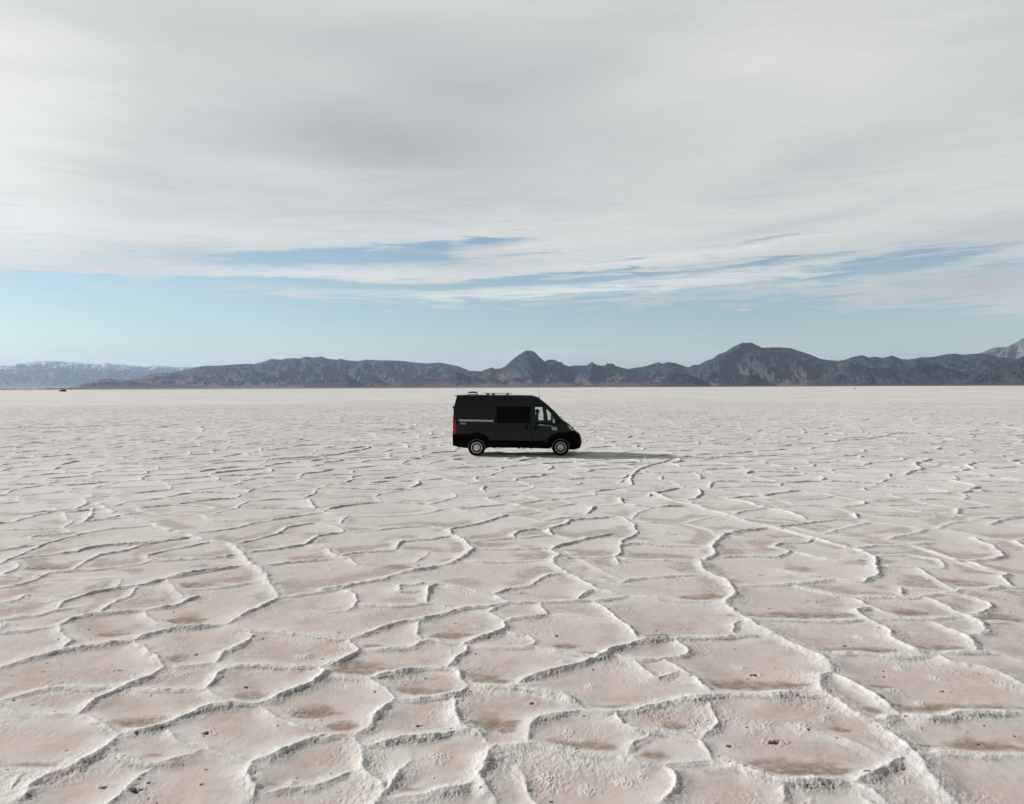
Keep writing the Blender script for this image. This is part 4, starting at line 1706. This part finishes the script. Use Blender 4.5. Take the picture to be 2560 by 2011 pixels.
# rear side panels and crease
side_patch([(-.74, 1.475), (-.745, 2.07), (.78, 2.065), (.78, 1.475)], .010, .018).build("side_panel", m_paint, van, bevel=.006)
side_patch([(-.70, 2.14), (-.66, 2.37), (.785, 2.365), (.785, 2.135)], .010, .018).build("roof_panel", m_paint, van, bevel=.006)
side_patch([(-.72, 1.07), (-.72, 1.088), (.785, 1.086), (.785, 1.066)], .012, .014).build("crease", m_dark, van)
side_patch([(.815, 1.058), (.815, 1.076), (2.20, 1.072), (2.20, 1.052)], .018, .014).build("crease", m_dark, sdo)
side_patch([(2.29, 1.052), (2.29, 1.070), (3.42, 1.062), (3.42, 1.046)], .016, .014).build("crease", m_dark, fdo)
# door gaps
for x0_, z0_, x1_, z1_ in ((.792, .66, .792, 2.37), (2.228, .64, 2.228, 2.35), (2.262, .66, 2.262, 2.10)):
    side_patch([(x0_ - .006, z0_), (x1_ - .006, z1_), (x1_ + .006, z1_), (x0_ + .006, z0_)], .003, .01).build("door_gap", m_dark, van)
# sliding door rail
side_patch([(-.715, 1.452), (-.725, 1.47), (-.725, 1.505), (-.71, 1.523), (.70, 1.492), (.72, 1.485), (.69, 1.432), (.66, 1.425)], .030, .03).build("door_rail", m_silver, van, bevel=.006)
side_patch([(.70, 1.42), (.72, 1.50), (.80, 1.50), (.80, 1.42)], .026, .03).build("rail_end", m_dark, van)

# black lower cladding
front_arch = arc(WB, .36, .60, 168, 100, 14)
side_patch([(-.985, .44), (-.985, .915), (-.45, .92)] + arc(0, .36, .62, 118, 15, 20) + [(.585, .40)] + arc(0, .36, .415, 5, 175, 22) + [(-.42, .40)], .020, .05).build("rear_cladding", m_clad, van, bevel=.008)
side_patch([(.56, .36), (.58, .66), (2.85, .62), (2.85, .315), (1.8, .345)], .026, .06).build("sill_cladding", m_clad, van, bevel=.01)
side_patch([(2.83, .315), (2.83, .50)] + arc(WB, .36, .62, 165, 95, 14) + [(3.75, .965), (4.11, .93), (4.13, .60), (4.10, .30), (3.87, .27)] + arc(WB, .36, .415, -8, 188, 24), .020, .05).build("front_cladding", m_clad, van, bevel=.008)
side_patch([(-.985, .44), (-.985, .915), (-.45, .92)] + arc(0, .36, .62, 118, 15, 20) + [(.585, .40)] + arc(0, .36, .415, 5, 175, 22) + [(-.42, .40)], .020, .05, side=1).build("rear_cladding", m_clad, van)
side_patch([(.56, .36), (.58, .66), (2.85, .62), (2.85, .315), (1.8, .345)], .026, .06, side=1).build("sill_cladding", m_clad, van)
side_patch([(2.83, .315), (2.83, .50)] + arc(WB, .36, .62, 165, 95, 14) + [(3.75, .965), (4.11, .93), (4.13, .60), (4.10, .30), (3.87, .27)] + arc(WB, .36, .415, -8, 188, 24), .020, .05, side=1).build("front_cladding", m_clad, van)


# bumpers
def bumper(outline_fn, ys, name):
    """outline_fn(y) gives the x,z profile at lateral place y"""
    b_ = MB()
    rings = [[(x, y, z) for x, z in outline_fn(y)] for y in ys]
    n = len(rings[0])
    fs = []
    for i in range(len(rings) - 1):
        for k in range(n):
            k2 = (k + 1) % n
            fs.append((i * n + k, i * n + k2, (i + 1) * n + k2, (i + 1) * n + k))
    fs.append(tuple(range(n)))
    fs.append(tuple((len(rings) - 1) * n + k for k in range(n)))
    b_.add([p for rg in rings for p in rg], fs)
    return b_.build(name, m_clad, van)


def fprof(y):
    k = 1 - .12 * abs(y / .98) ** 2.2 - .10 * abs(y / .98) ** 8
    base = [(3.80, .27), (4.05, .265), (4.26, .30), (4.315, .345), (4.355, .47), (4.37, .55), (4.35, .70), (4.325, .80), (4.27, .90), (4.19, .955), (4.10, .985), (3.80, .99)]
    return [(3.80 + (x - 3.80) * k if x > 3.8 else x, z) for x, z in base]


bumper(fprof, np.linspace(-.97, .97, 25), "front_bumper")


def rprof(y):
    k = 1 - .10 * abs(y / 1.0) ** 6
    base = [(-.80, .44), (-.94, .43), (-.985, .48), (-1.005, .60), (-1.012, .85), (-.995, .915), (-.80, .92)]
    return [(-.80 + (x + .80) * k if x < -.8 else x, z) for x, z in base]


bumper(rprof, np.linspace(-1.0, 1.0, 21), "rear_bumper")

# front lamps, rear lamps
HL = [(3.73, 1.325), (3.80, 1.30), (3.92, 1.215), (4.00, 1.13), (4.07, 1.03), (4.06, 1.01), (3.95, 1.035), (3.84, 1.085), (3.77, 1.16), (3.72, 1.26)]
HL = [(x - .005 if x < 3.99 else x - .03, z - .012) for x, z in HL]
for sd_ in (-1, 1):
    hl = side_patch(HL, .012, .05, sd_, step=.06).build("headlight", m_dark, van)
    side_patch([(3.735, 1.29), (3.80, 1.255), (3.84, 1.205), (3.825, 1.12), (3.79, 1.14), (3.745, 1.22)], .020, .02, sd_, step=.06).build("indicator", m_amber, hl)
    side_patch([(3.815, 1.255), (3.90, 1.20), (3.98, 1.115), (4.035, 1.035), (3.96, 1.050), (3.87, 1.095), (3.835, 1.17)], .020, .02, sd_, step=.06).build("reflector", m_lens, hl)
    side_patch([(3.895, 1.165), (3.93, 1.165), (3.975, 1.115), (3.965, 1.09), (3.925, 1.10), (3.895, 1.135)], .026, .02, sd_, step=.06).build("lamp_bulb", m_dark, hl)
    tl = [(-.985, .925), (-.855, .925), (-.842, 1.0), (-.845, 1.30), (-.865, 1.42), (-.90, 1.49), (-.98, 1.50), (-.985, 1.37), (-.945, 1.33), (-.93, 1.25), (-.93, 1.10), (-.985, 1.05)]
    side_patch(tl, .012, .06, sd_, step=.06).build("tail_light", m_red, van)

# door mirrors
for sd_ in (-1, 1):
    yb = sd_ * 1.0
    b_ = MB()
    b_.box((3.20, sd_ * 1.17, 1.50), (.13, .20, .30))
    mi = b_.build("door_mirror", m_dark, van, bevel=.03)
    b_ = MB()
    b_.tube([(3.21, sd_ * .96, 1.40), (3.20, sd_ * 1.10, 1.42)], .028)
    b_.build("mirror_arm", m_dark, mi)
    b_ = MB()
    b_.box((3.131, sd_ * 1.17, 1.50), (.006, .16, .25))
    b_.build("mirror_glass", m_chrome, mi)
    if sd_ < 0:  # white plate with a dark gap, painting the bright reflection in the mirror
        b_ = MB()
        b_.box((3.165, -1.274, 1.445), (.075, .008, .135))
        b_.build("mirror_reflection", m_white, mi, bevel=.003)
        b_ = MB()
        b_.box((3.178, -1.2795, 1.445), (.016, .008, .06))
        b_.build("reflection_gap", m_dark, mi)


# wheels
def wheel(x, sd_):
    w = empty("wheel", (x, sd_ * .925, .357), parent=van)
    if sd_ > 0:
        w.rotation_euler = (0, 0, math.pi)
    b_ = MB()
    rt = .357
    pr = [(.215, -.085), (.235, -.105), (.275, -.113), (.315, -.108), (.338, -.092), (.352, -.066), (rt, -.03), (rt, .03), (.352, .066), (.335, .095), (.30, .108), (.235, .10), (.215, .08)]
    b_.lathe(pr, n=64, closed=True)
    b_.build("tyre", m_rubber, w)
    b_ = MB()
    b_.lathe([(.3345, -.0965), (.3385, -.0945), (.3475, -.082), (.3500, -.0755), (.3520, -.077), (.3490, -.0845), (.3395, -.0975), (.335, -.0990)], n=64, closed=True)
    b_.build("dusty_rim_line", m_dust, w)
    b_ = MB()
    b_.lathe([(.204, -.078), (.224, -.098), (.232, -.104), (.224, -.112), (.212, -.106), (.200, -.084)], n=64, closed=True)
    b_.build("rim_edge", m_steel, w)
    b_ = MB()
    b_.lathe([(.0001, -.02), (.215, -.03), (.205, -.082), (.185, -.060), (.150, -.056), (.140, -.062), (.0001, -.062)], n=64)
    dsk = b_.build("rim", m_steel_d, w)
    b_ = MB()
    for k in range(16):
        a = 2 * math.pi * k / 16
        b_.lathe([(.0001, -.066), (.012, -.066), (.012, -.058), (.0001, -.058)], n=8, c=(math.cos(a) * .168, 0, math.sin(a) * .168))
    merge(dsk, [b_.build("vent_hole", m_dark, w)])
    b_ = MB()
    b_.lathe([(.135, -.060), (.128, -.085), (.105, -.102), (.085, -.108), (.040, -.106), (.036, -.118), (.0001, -.120)], n=48)
    hub = b_.build("hub_cap", m_steel, w)
    b_ = MB()
    for k in range(5):
        a = 2 * math.pi * k / 5 + .31
        b_.lathe([(.0001, -.116), (.014, -.1155), (.018, -.106), (.018, -.09)], n=12, c=(math.cos(a) * .064, 0, math.sin(a) * .064))
    merge(hub, [b_.build("wheel_bolts", m_dark, w)])
    return w


for x in (0.0, WB):
    for s_ in (-1, 1):
        wheel(x, s_)
# wheel wells
for x in (0.0, WB):
    for s_ in (-1, 1):
        b_ = MB()
        b_.lathe([(.0001, s_ * .60), (.42, s_ * .60), (.42, s_ * .97)], n=40, c=(x, 0, .36))
        # keep the upper part only
        b_.f = [f for f in b_.f if all(b_.v[i][2] > .30 for i in f)]
        b_.build("wheel_well", m_dark, van)

# under the floor
b_ = MB()
b_.box((1.65, 0, .45), (4.9, 1.62, .20))
b_.build("chassis", m_dark, van, bevel=.01)
b_ = MB()
b_.tube([(-.95, -.55, .40), (-.55, -.60, .335), (-.30, -.62, .315), (0, -.62, .33), (.35, -.64, .31), (.62, -.66, .375), (.80, -.66, .42)], .016)
b_.build("leaf_spring", m_dark, van)
b_ = MB()
b_.tube([(0, -.85, .357), (0, .85, .357)], .05, 14)
b_.build("rear_axle", m_dark, van)
b_ = MB()
b_.lathe([(.0001, -.08), (.055, -.07), (.06, 0), (.055, .07), (.0001, .08)], n=20, c=(.72, -.72, .365))
b_.build("spring_hanger", m_dark, van)
b_ = MB()
b_.box((-.74, -.35, .405), (.06, .06, .07))
b_.tube([(-.72, -.5, .41), (-.4, -.5, .37)], .022)
b_.build("exhaust_pipe", m_dark, van)
for x in (1.74, 2.25):
    b_ = MB()
    b_.box((x, -.70, .325), (.10, .08, .07))
    b_.build("underbody_bracket", m_dark, van, bevel=.008)

# on the roof
b_ = MB()
b_.box((-.21, -.05, 2.54), (.46, .46, .03))
fan_o = b_.build("roof_vent", m_silver, van, bevel=.01)
b_ = MB()
prf = [(-.395, 2.60), (-.395, 2.628), (-.33, 2.655), (-.22, 2.667), (-.10, 2.662), (-.04, 2.630), (-.005, 2.575), (-.02, 2.555), (-.06, 2.595), (-.12, 2.602)]
n = len(prf)
hwv = [(-.27, .92), (-.24, 1), (.14, 1), (.17, .92)]
b_.add([(x, y, 2.56 + (z - 2.56) * s) for y, s in hwv for x, z in prf],
       [(i * n + k, i * n + (k + 1) % n, (i + 1) * n + (k + 1) % n, (i + 1) * n + k) for i in range(3) for k in range(n)] + [tuple(range(n)), tuple(3 * n + k for k in range(n))])
b_.build("vent_lid", m_gloss, fan_o)
b_ = MB()
b_.box((.84, 0.05, 2.582), (1.23, .98, .016), rot=Matrix.Rotation(R(.5), 3, 'Y'))
pn = b_.build("solar_panel", m_panel, van, bevel=.003)
for x in (.42, .66, 1.26):
    for y in (-.42, .52):
        b_ = MB()
        b_.box((x, y, 2.545), (.12, .05, .055), taper=.6)
        b_.build("panel_bracket", m_dark, pn, bevel=.006)
b_ = MB()
b_.tube([(-.70, -.72, 2.527), (2.30, -.72, 2.492)], .016)
b_.build("roof_rib", m_silver, van)
b_ = MB()
b_.add([(-.93, -.78, 2.500), (-.93, .78, 2.500), (-.72, .82, 2.525), (-.72, -.82, 2.525), (-.925, -.78, 2.475), (-.925, .78, 2.475), (-.72, .82, 2.47), (-.72, -.82, 2.47)],
       [(0, 1, 2, 3), (4, 7, 6, 5), (0, 4, 5, 1), (1, 5, 6, 2), (2, 6, 7, 3), (3, 7, 4, 0)])
b_.build("rear_spoiler", m_dark, van, bevel=.006)
for z in (2.02, 1.2):
    for y in (-.93, .93):
        b_ = MB()
        b_.box((-.955, y, z), (.05, .05, .11))
        b_.build("door_hinge", m_dark, van, bevel=.01)
# rear doors
for s_ in (-1, 1):
    b_ = MB()
    b_.add([(-.975, s_ * .01, .95), (-.975, s_ * .86, .95), (-.975, s_ * .86, 1.55), (-.955, s_ * .84, 1.95), (-.90, s_ * .81, 2.2), (-.845, s_ * .78, 2.40), (-.845, s_ * .01, 2.40), (-.90, s_ * .01, 2.2), (-.955, s_ * .01, 1.95), (-.975, s_ * .01, 1.55)],
           [(0, 1, 2, 9), (9, 2, 3, 8), (8, 3, 4, 7), (7, 4, 5, 6)])
    rd = b_.build("rear_door", m_paint, van)
    b_ = MB()
    b_.add([(-.982, s_ * .10, 1.40), (-.982, s_ * .74, 1.40), (-.982, s_ * .74, 1.56), (-.963, s_ * .72, 1.93), (-.963, s_ * .10, 1.93), (-.982, s_ * .10, 1.56)], [(0, 1, 2, 5), (5, 2, 3, 4)])
    b_.build("window", m_gloss, rd)
# aerial on the roof edge
b_ = MB()
b_.lathe([(.0001, -.0), (.03, .0), (.022, .03), (.010, .055), (.0001, .06)], n=14, axis='Z', c=(2.60, .0, 2.39))
an = b_.build("aerial", m_dark, van)
b_ = MB()
b_.tube([(2.60, 0, 2.43), (2.545, 0, 2.97)], .0055, 6, r2=.003)
b_.build("aerial_rod", m_dark, an)
# bonnet edge, wiper, front grille
for ya, yb in ((-.55, -.05), (.15, .62)):
    b_ = MB()
    b_.tube([(3.53, ya, 1.55), (3.50, yb, 1.575)], .010, 6)
    b_.build("wiper", m_dark, van)
b_ = MB()
b_.box((4.10, 0, .985), (.09, .9, .05))
b_.build("grille", m_dark, van, bevel=.02)

# inside the cab
for y in (-.48, .48):
    b_ = MB()
    b_.box((2.36, y, .98), (.50, .50, .16))
    b_.box((2.19, y, 1.36), (.13, .48, .70), rot=Matrix.Rotation(R(-8), 3, 'Y'))
    b_.box((2.36, y, .78), (.40, .40, .30))
    st_ = b_.build("seat", m_seat, van, bevel=.03)
    b_ = MB()
    b_.box((2.165, y, 1.80), (.10, .26, .20))
    b_.build("headrest", m_seat, st_, bevel=.03)
b_ = MB()
b_.box((3.22, 0, 1.14), (.52, 1.70, .36), taper=.86)
b_.box((3.08, 0, .86), (.20, .50, .50))
b_.build("dashboard", m_seat, van, bevel=.03)
b_ = MB()
SWC = Vector((2.86, .48, 1.36))
rt_ = Matrix.Rotation(R(62), 3, 'Y')
ring = [SWC + rt_ @ Vector((math.cos(a) * .20, math.sin(a) * .20, 0)) for a in np.linspace(0, 2 * math.pi, 33)]
b_.tube(ring, .017, 8, cap=False)
for a in (0.3, 2.4, 4.2):
    b_.tube([SWC, SWC + rt_ @ Vector((math.cos(a) * .19, math.sin(a) * .19, 0))], .016, 6)
b_.tube([SWC, (3.12, .48, 1.22)], .035, 8)
b_.build("steering_wheel", m_dark, van)
b_ = MB()
b_.box((3.05, 0.0, 1.93), (.03, .20, .07))
b_.build("rear_view_mirror", m_dark, van, bevel=.01)
b_ = MB()
b_.tube([(2.96, .18, 1.28), (2.95, .18, 1.50)], .01, 6)
b_.box((2.945, .18, 1.60), (.02, .09, .17), rot=Matrix.Rotation(R(-14), 3, 'Y'))
b_.build("phone_holder", m_dark, van, bevel=.005)
b_ = MB()
b_.box((2.13, 0, 1.50), (.03, 1.72, 1.66))
b_.build("cab_partition", m_seat, van)

# lettering on the side
def text_on_side(txt, x, z, size, mat, name, parent, off, slope=0.0, xs=1.0, bold=0.0):
    cu = bpy.data.curves.new("t", 'FONT')
    cu.body = txt
    cu.size = size
    cu.extrude = 0.002
    cu.offset = bold
    o = bpy.data.objects.new("t", cu)
    COL.objects.link(o)
    dg = bpy.context.evaluated_depsgraph_get()
    me = bpy.data.meshes.new_from_object(o.evaluated_get(dg))
    bpy.data.objects.remove(o, do_unlink=True)
    for v in me.vertices:
        xx, zz = x + v.co.x * xs, z + v.co.y + v.co.x * slope
        v.co = Vector((xx, -(half_w(xx, zz) + off) - v.co.z, zz))
    me.materials.clear()
    me.materials.append(mat)
    o = bpy.data.objects.new(name, me)
    return link(o, parent)


text_on_side("2500", 3.085, 1.105, .118, m_white, "badge_number", fdo, .024, xs=.90, bold=.004)
side_patch([(3.10, 1.072), (3.10, 1.086), (3.33, 1.084), (3.33, 1.070)], .022, .01).build("badge_bar", m_white, fdo)
# the white handwritten line under the window: too small in the photograph to read, so only its strokes
b_ = MB()
xx = 2.565
while xx < 3.125:
    fr_ = (xx - 2.565) / .56
    if not (.50 < fr_ < .535):
        tall = 1.0 - .35 * fr_
        if fr_ < .12 or .28 < fr_ < .36 or .55 < fr_ < .60:
            tall *= 1.5
        hgt = (.019 + .009 * math.sin(xx * 240)) * tall
        zb_ = 1.279 - fr_ * .052
        ww_ = .0095
        b_.add([(xx, -(half_w(xx, zb_) + .022), zb_), (xx + ww_, -(half_w(xx, zb_) + .022), zb_), (xx + ww_ + .004, -(half_w(xx, zb_) + .022), zb_ + hgt), (xx + .004, -(half_w(xx, zb_) + .022), zb_ + hgt)],
               [(0, 1, 2, 3)])
    xx += .0125
b_.build("handwritten_line", m_white, fdo, smooth=False)
sp_ = side_patch([(-.655, 1.325), (-.67, 1.345), (-.67, 1.375), (-.65, 1.395), (-.44, 1.385), (-.435, 1.38), (-.435, 1.32), (-.44, 1.315)], .008, .012).build("round_ended_sticker", simple("sticker_grey", (.30, .31, .30), .5), van)
side_patch([(-.648, 1.345), (-.648, 1.372), (-.615, 1.372), (-.615, 1.345)], .012, .01).build("sticker_mark", m_dark, sp_)
side_patch([(-.595, 1.358), (-.595, 1.366), (-.47, 1.360), (-.47, 1.352)], .012, .01).build("sticker_mark", m_dark, sp_)
# ------------------------------------------------------------------ people
def skin_body(name, joints, edges, mat, parent=None, root=0, sub=2):
    """joints: list of (x,y,z,radius) ; grows one continuous surface over them"""
    me = bpy.data.meshes.new(name)
    me.from_pydata([j[:3] for j in joints], edges, [])
    o = bpy.data.objects.new(name, me)
    link(o, parent)
    md = o.modifiers.new("s", 'SKIN')
    for i, j in enumerate(joints):
        r_ = j[3]
        sv = me.skin_vertices[0].data[i]
        sv.radius = (r_[0], r_[1]) if isinstance(r_, tuple) else (r_, r_)
        sv.use_root = (i == root)
    md.use_smooth_shade = True
    s = o.modifiers.new("u", 'SUBSURF')
    s.levels = sub
    s.render_levels = sub
    bpy.context.view_layer.update()
    apply_mods(o)
    o.data.materials.clear()
    o.data.materials.append(mat)
    for p in o.data.polygons:
        p.use_smooth = True
    return o


m_skin = simple("skin", (.28, .16, .11), .6)
m_hair = simple("dark_hair", (.012, .010, .009), .8)
m_shirt = simple("dark_clothes", (.014, .014, .017), .9, spec=.1)
m_trous = simple("dark_trousers", (.010, .011, .015), .9, spec=.1)


def chain(J, E, a, pts):
    for p in pts:
        J.append(p)
        E.append((a, len(J) - 1))
        a = len(J) - 1
    return a


def make_person(name, sitting, scale=1.0):
    """the figure faces +x; origin under the pelvis"""
    J, E = [], []
    if sitting:
        pel = (0, 0, 1.13)
        J.append((*pel, .15))
        ch = chain(J, E, 0, [(.02, 0, 1.30, .145), (.05, 0, 1.45, .155), (.07, 0, 1.555, .10)])
        hd = chain(J, E, ch, [(.085, 0, 1.63, .055), (.10, 0, 1.70, .075), (.11, 0, 1.78, .088), (.105, 0, 1.855, .07)])
        wrists = []
        for s in (-1, 1):
            wr = chain(J, E, 2, [(.06, s * .14, 1.50, .07), (.07, s * .20, 1.47, .058), (.19, s * .25, 1.26, .045), (.32, s * .17, 1.36, .033), (.395, s * .15, 1.41, .026)])
            wrists.append((wr, s))
            kn = chain(J, E, 0, [(.06, s * .10, 1.10, .09), (.28, s * .13, 1.12, .075), (.46, s * .13, 1.12, .062), (.50, s * .13, .92, .055), (.56, s * .13, .76, .045), (.68, s * .13, .73, .035)])
        wrist_dir = Vector((.08, 0, .055)).normalized()
    else:
        J.append((0, 0, .95, .14))
        ch = chain(J, E, 0, [(0, 0, 1.12, .13), (0, 0, 1.30, .15), (0, 0, 1.43, .09)])
        hd = chain(J, E, ch, [(0, 0, 1.50, .052), (.01, 0, 1.57, .07), (.015, 0, 1.65, .085), (.01, 0, 1.72, .066)])
        wrists = []
        for s in (-1, 1):
            wr = chain(J, E, 2, [(0, s * .13, 1.37, .065), (0, s * .20, 1.34, .055), (-.02, s * .26, 1.07, .042), (.05, s * .24, .86, .03), (.06, s * .235, .81, .024)])
            wrists.append((wr, s))
            chain(J, E, 0, [(0, s * .09, .88, .095), (.01 + s * .03, s * .11, .50, .062), (-.01 + s * .09, s * .115, .28, .055), (-.02 + s * .12, s * .12, .09, .036), (.10 + s * .12, s * .13, .04, .032)])
        wrist_dir = Vector((.05, 0, -1)).normalized()
    for wr, s in wrists:
        w = Vector(J[wr][:3])
        d = wrist_dir
        side = Vector((0, 1, 0))
        up = d.cross(side)
        palm = w + d * .05
        J.append((*palm, .026))
        E.append((wr, len(J) - 1))
        pi = len(J) - 1
        for k, (off, ln) in enumerate(((-.027, .062), (-.009, .074), (.009, .070), (.027, .055))):
            a = palm + d * .03 + side * off * 1.0
            b = a + d * ln * .5 - up * .012
            c = b + d * ln * .32 - up * .028
            chain(J, E, pi, [(*a, .0105), (*b, .0095), (*c, .008)])
        th = w + d * .035 - side * s * .035
        chain(J, E, wr, [(*th, .013), (*(th + d * .035 - side * s * .018 - up * .015), .010)])
    root = empty(name, (0, 0, 0))
    o = skin_body("body", J, E, m_shirt, root)
    # skin on face and hands, trousers below the waist
    o.data.materials.append(m_skin)
    o.data.materials.append(m_trous)
    hz_ = J[hd][2] - .235
    for p in o.data.polygons:
        c = p.center
        if c.z > hz_:
            p.material_index = 1
        elif any((c - Vector(J[wr][:3])).length < .17 and (c - Vector(J[wr][:3])).dot(wrist_dir) > 0 for wr, s in wrists):
            p.material_index = 1
        elif c.z < J[0][2] - (.0 if not sitting else -.02) and (not sitting or True):
            p.material_index = 2
    # face: nose, ears, eyes, mouth
    hx, hz2 = J[hd - 1][0], J[hd - 1][2]
    b_ = MB()
    b_.add([(hx + .078, -.013, hz2 - .028), (hx + .078, .013, hz2 - .028), (hx + .080, 0, hz2 + .02), (hx + .108, 0, hz2 - .022)], [(0, 1, 2), (0, 3, 1), (1, 3, 2), (2, 3, 0)])
    b_.build("nose", m_skin, root)
    for s in (-1, 1):
        b_ = MB()
        b_.lathe([(.0001, -.01), (.016, -.006), (.026, 0), (.016, .006), (.0001, .01)], n=12, c=(hx - .005, s * .086, hz2 - .01))
        b_.build("ear", m_skin, root)
        b_ = MB()
        b_.box((hx + .082, s * .03, hz2 + .012), (.012, .022, .010))
        b_.build("eye", m_hair, root, bevel=.003)
    b_ = MB()
    b_.box((hx + .082, 0, hz2 - .058), (.010, .040, .007))
    b_.build("mouth", simple("lips", (.22, .08, .07), .6), root, bevel=.002)
    # hair cap
    b_ = MB()
    vs, fs = [], []
    nn, mm = 16, 7
    for i in range(mm):
        for k in range(nn):
            a = 2 * math.pi * k / nn
            ph = i / (mm - 1) * R(100) + .02
            back = max(0, -math.cos(a))
            ph *= (.72 + .38 * back)
            rr_ = .100 + .004 * math.sin(5 * a)
            vs.append((hx - .012 + math.sin(ph) * math.cos(a) * rr_ * 1.06, math.sin(ph) * math.sin(a) * rr_, hz2 + .012 + math.cos(ph) * rr_ * 1.05))
    for i in range(mm - 1):
        for k in range(nn):
            fs.append((i * nn + k, i * nn + (k + 1) % nn, (i + 1) * nn + (k + 1) % nn, (i + 1) * nn + k))
    fs.append(tuple(range(nn)))
    b_.add(vs, fs)
    b_.build("hair", m_hair, root)
    root.scale = (scale,) * 3
    return root


drv = make_person("person", True)
p_ = VAN_M @ Vector((2.43, .48, 0.0))
drv.location = (p_.x, p_.y, .0)
drv.rotation_euler = (0, 0, VAN_YAW)
tag(drv, "person in dark clothes sitting behind the steering wheel inside the black van", "person")
wk = make_person("person", False, 1.04)
gx_, gy_ = ground_pt(2137.5, 975.2)
wk.location = (gx_, gy_, 0)
wk.rotation_euler = (0, 0, R(70))
tag(wk, "tiny dark figure of a person standing alone far out on the flat at the right", "person")

# ------------------------------------------------------------------ the far car
ca = ground_pt(151.2, 980.0)
cb = ground_pt(165.6, 980.0)
clen = math.hypot(ca[0] - cb[0], ca[1] - cb[1])
car = empty("parked_car", (ca[0], ca[1], 0), math.atan2(cb[1] - ca[1], cb[0] - ca[0]))
car.scale = (.84, .84, .84)
tag(car, "black car tiny on the horizon at the far left of the flat", "car")
k_ = clen / 4.7
m_car = simple("black_car_paint", (.0015, .0015, .0016), .8, spec=.03)
top = [(0, .78), (.25, .84), (1.15, .95), (1.95, 1.36), (2.35, 1.43), (3.1, 1.42), (3.95, 1.08), (4.55, 1.02), (4.7, .80)]
b_ = MB()
xs_ = [0, .08, .25, .7, 1.15, 1.4, 1.7, 1.95, 2.35, 2.8, 3.1, 3.5, 3.95, 4.3, 4.55, 4.64, 4.7]
rings = []
for x in xs_:
    zt = lerp(top, x)
    e_ = 1 - .12 * (abs(x - 2.35) / 2.35) ** 4
    belt = min(zt, .95)
    cab = max(0, zt - .95)
    half = [(0, .25), (.80 * e_, .25), (.90 * e_, .45), (.90 * e_, .75), (.86 * e_, belt), (.86 * e_ - cab * .38, belt + cab * .7), (.80 * e_ - cab * .5, zt), (0, zt + .02)]
    rings.append([(x * k_, y * k_, z * k_) for y, z in half + [(-y, z) for y, z in half[-2:0:-1]]])
n = len(rings[0])
b_.add([p for rg in rings for p in rg], [(i * n + k, i * n + (k + 1) % n, (i + 1) * n + (k + 1) % n, (i + 1) * n + k) for i in range(len(rings) - 1) for k in range(n)] +
       [tuple(range(n)), tuple((len(rings) - 1) * n + k for k in range(n))])
b_.build("body", m_car, car)
for s_ in (-1, 1):
    b_ = MB()
    b_.add([(x * k_, s_ * y * k_, z * k_) for x, y, z in ((1.55, .885, 1.0), (3.75, .875, 1.0), (3.1, .74, 1.34), (2.05, .74, 1.34))], [(0, 1, 2, 3)])
    b_.build("window", m_gloss, car)
    for x in (.85, 3.75):
        b_ = MB()
        b_.lathe([(.0001, -.11), (.20, -.12), (.31, -.10), (.33, -.05), (.33, .05), (.31, .10), (.0001, .11)], n=24, c=(0, 0, 0))
        w_ = b_.build("wheel", m_rubber, car)
        w_.location = (x * k_, s_ * .80 * k_, .33 * k_)
        w_.scale = (k_,) * 3
    b_ = MB()
    b_.box((.06 * k_, s_ * .62 * k_, .70 * k_), (.06, .24, .12))
    b_.build("headlight", m_dark, car)
print("done", round(time.time() - T0, 1))
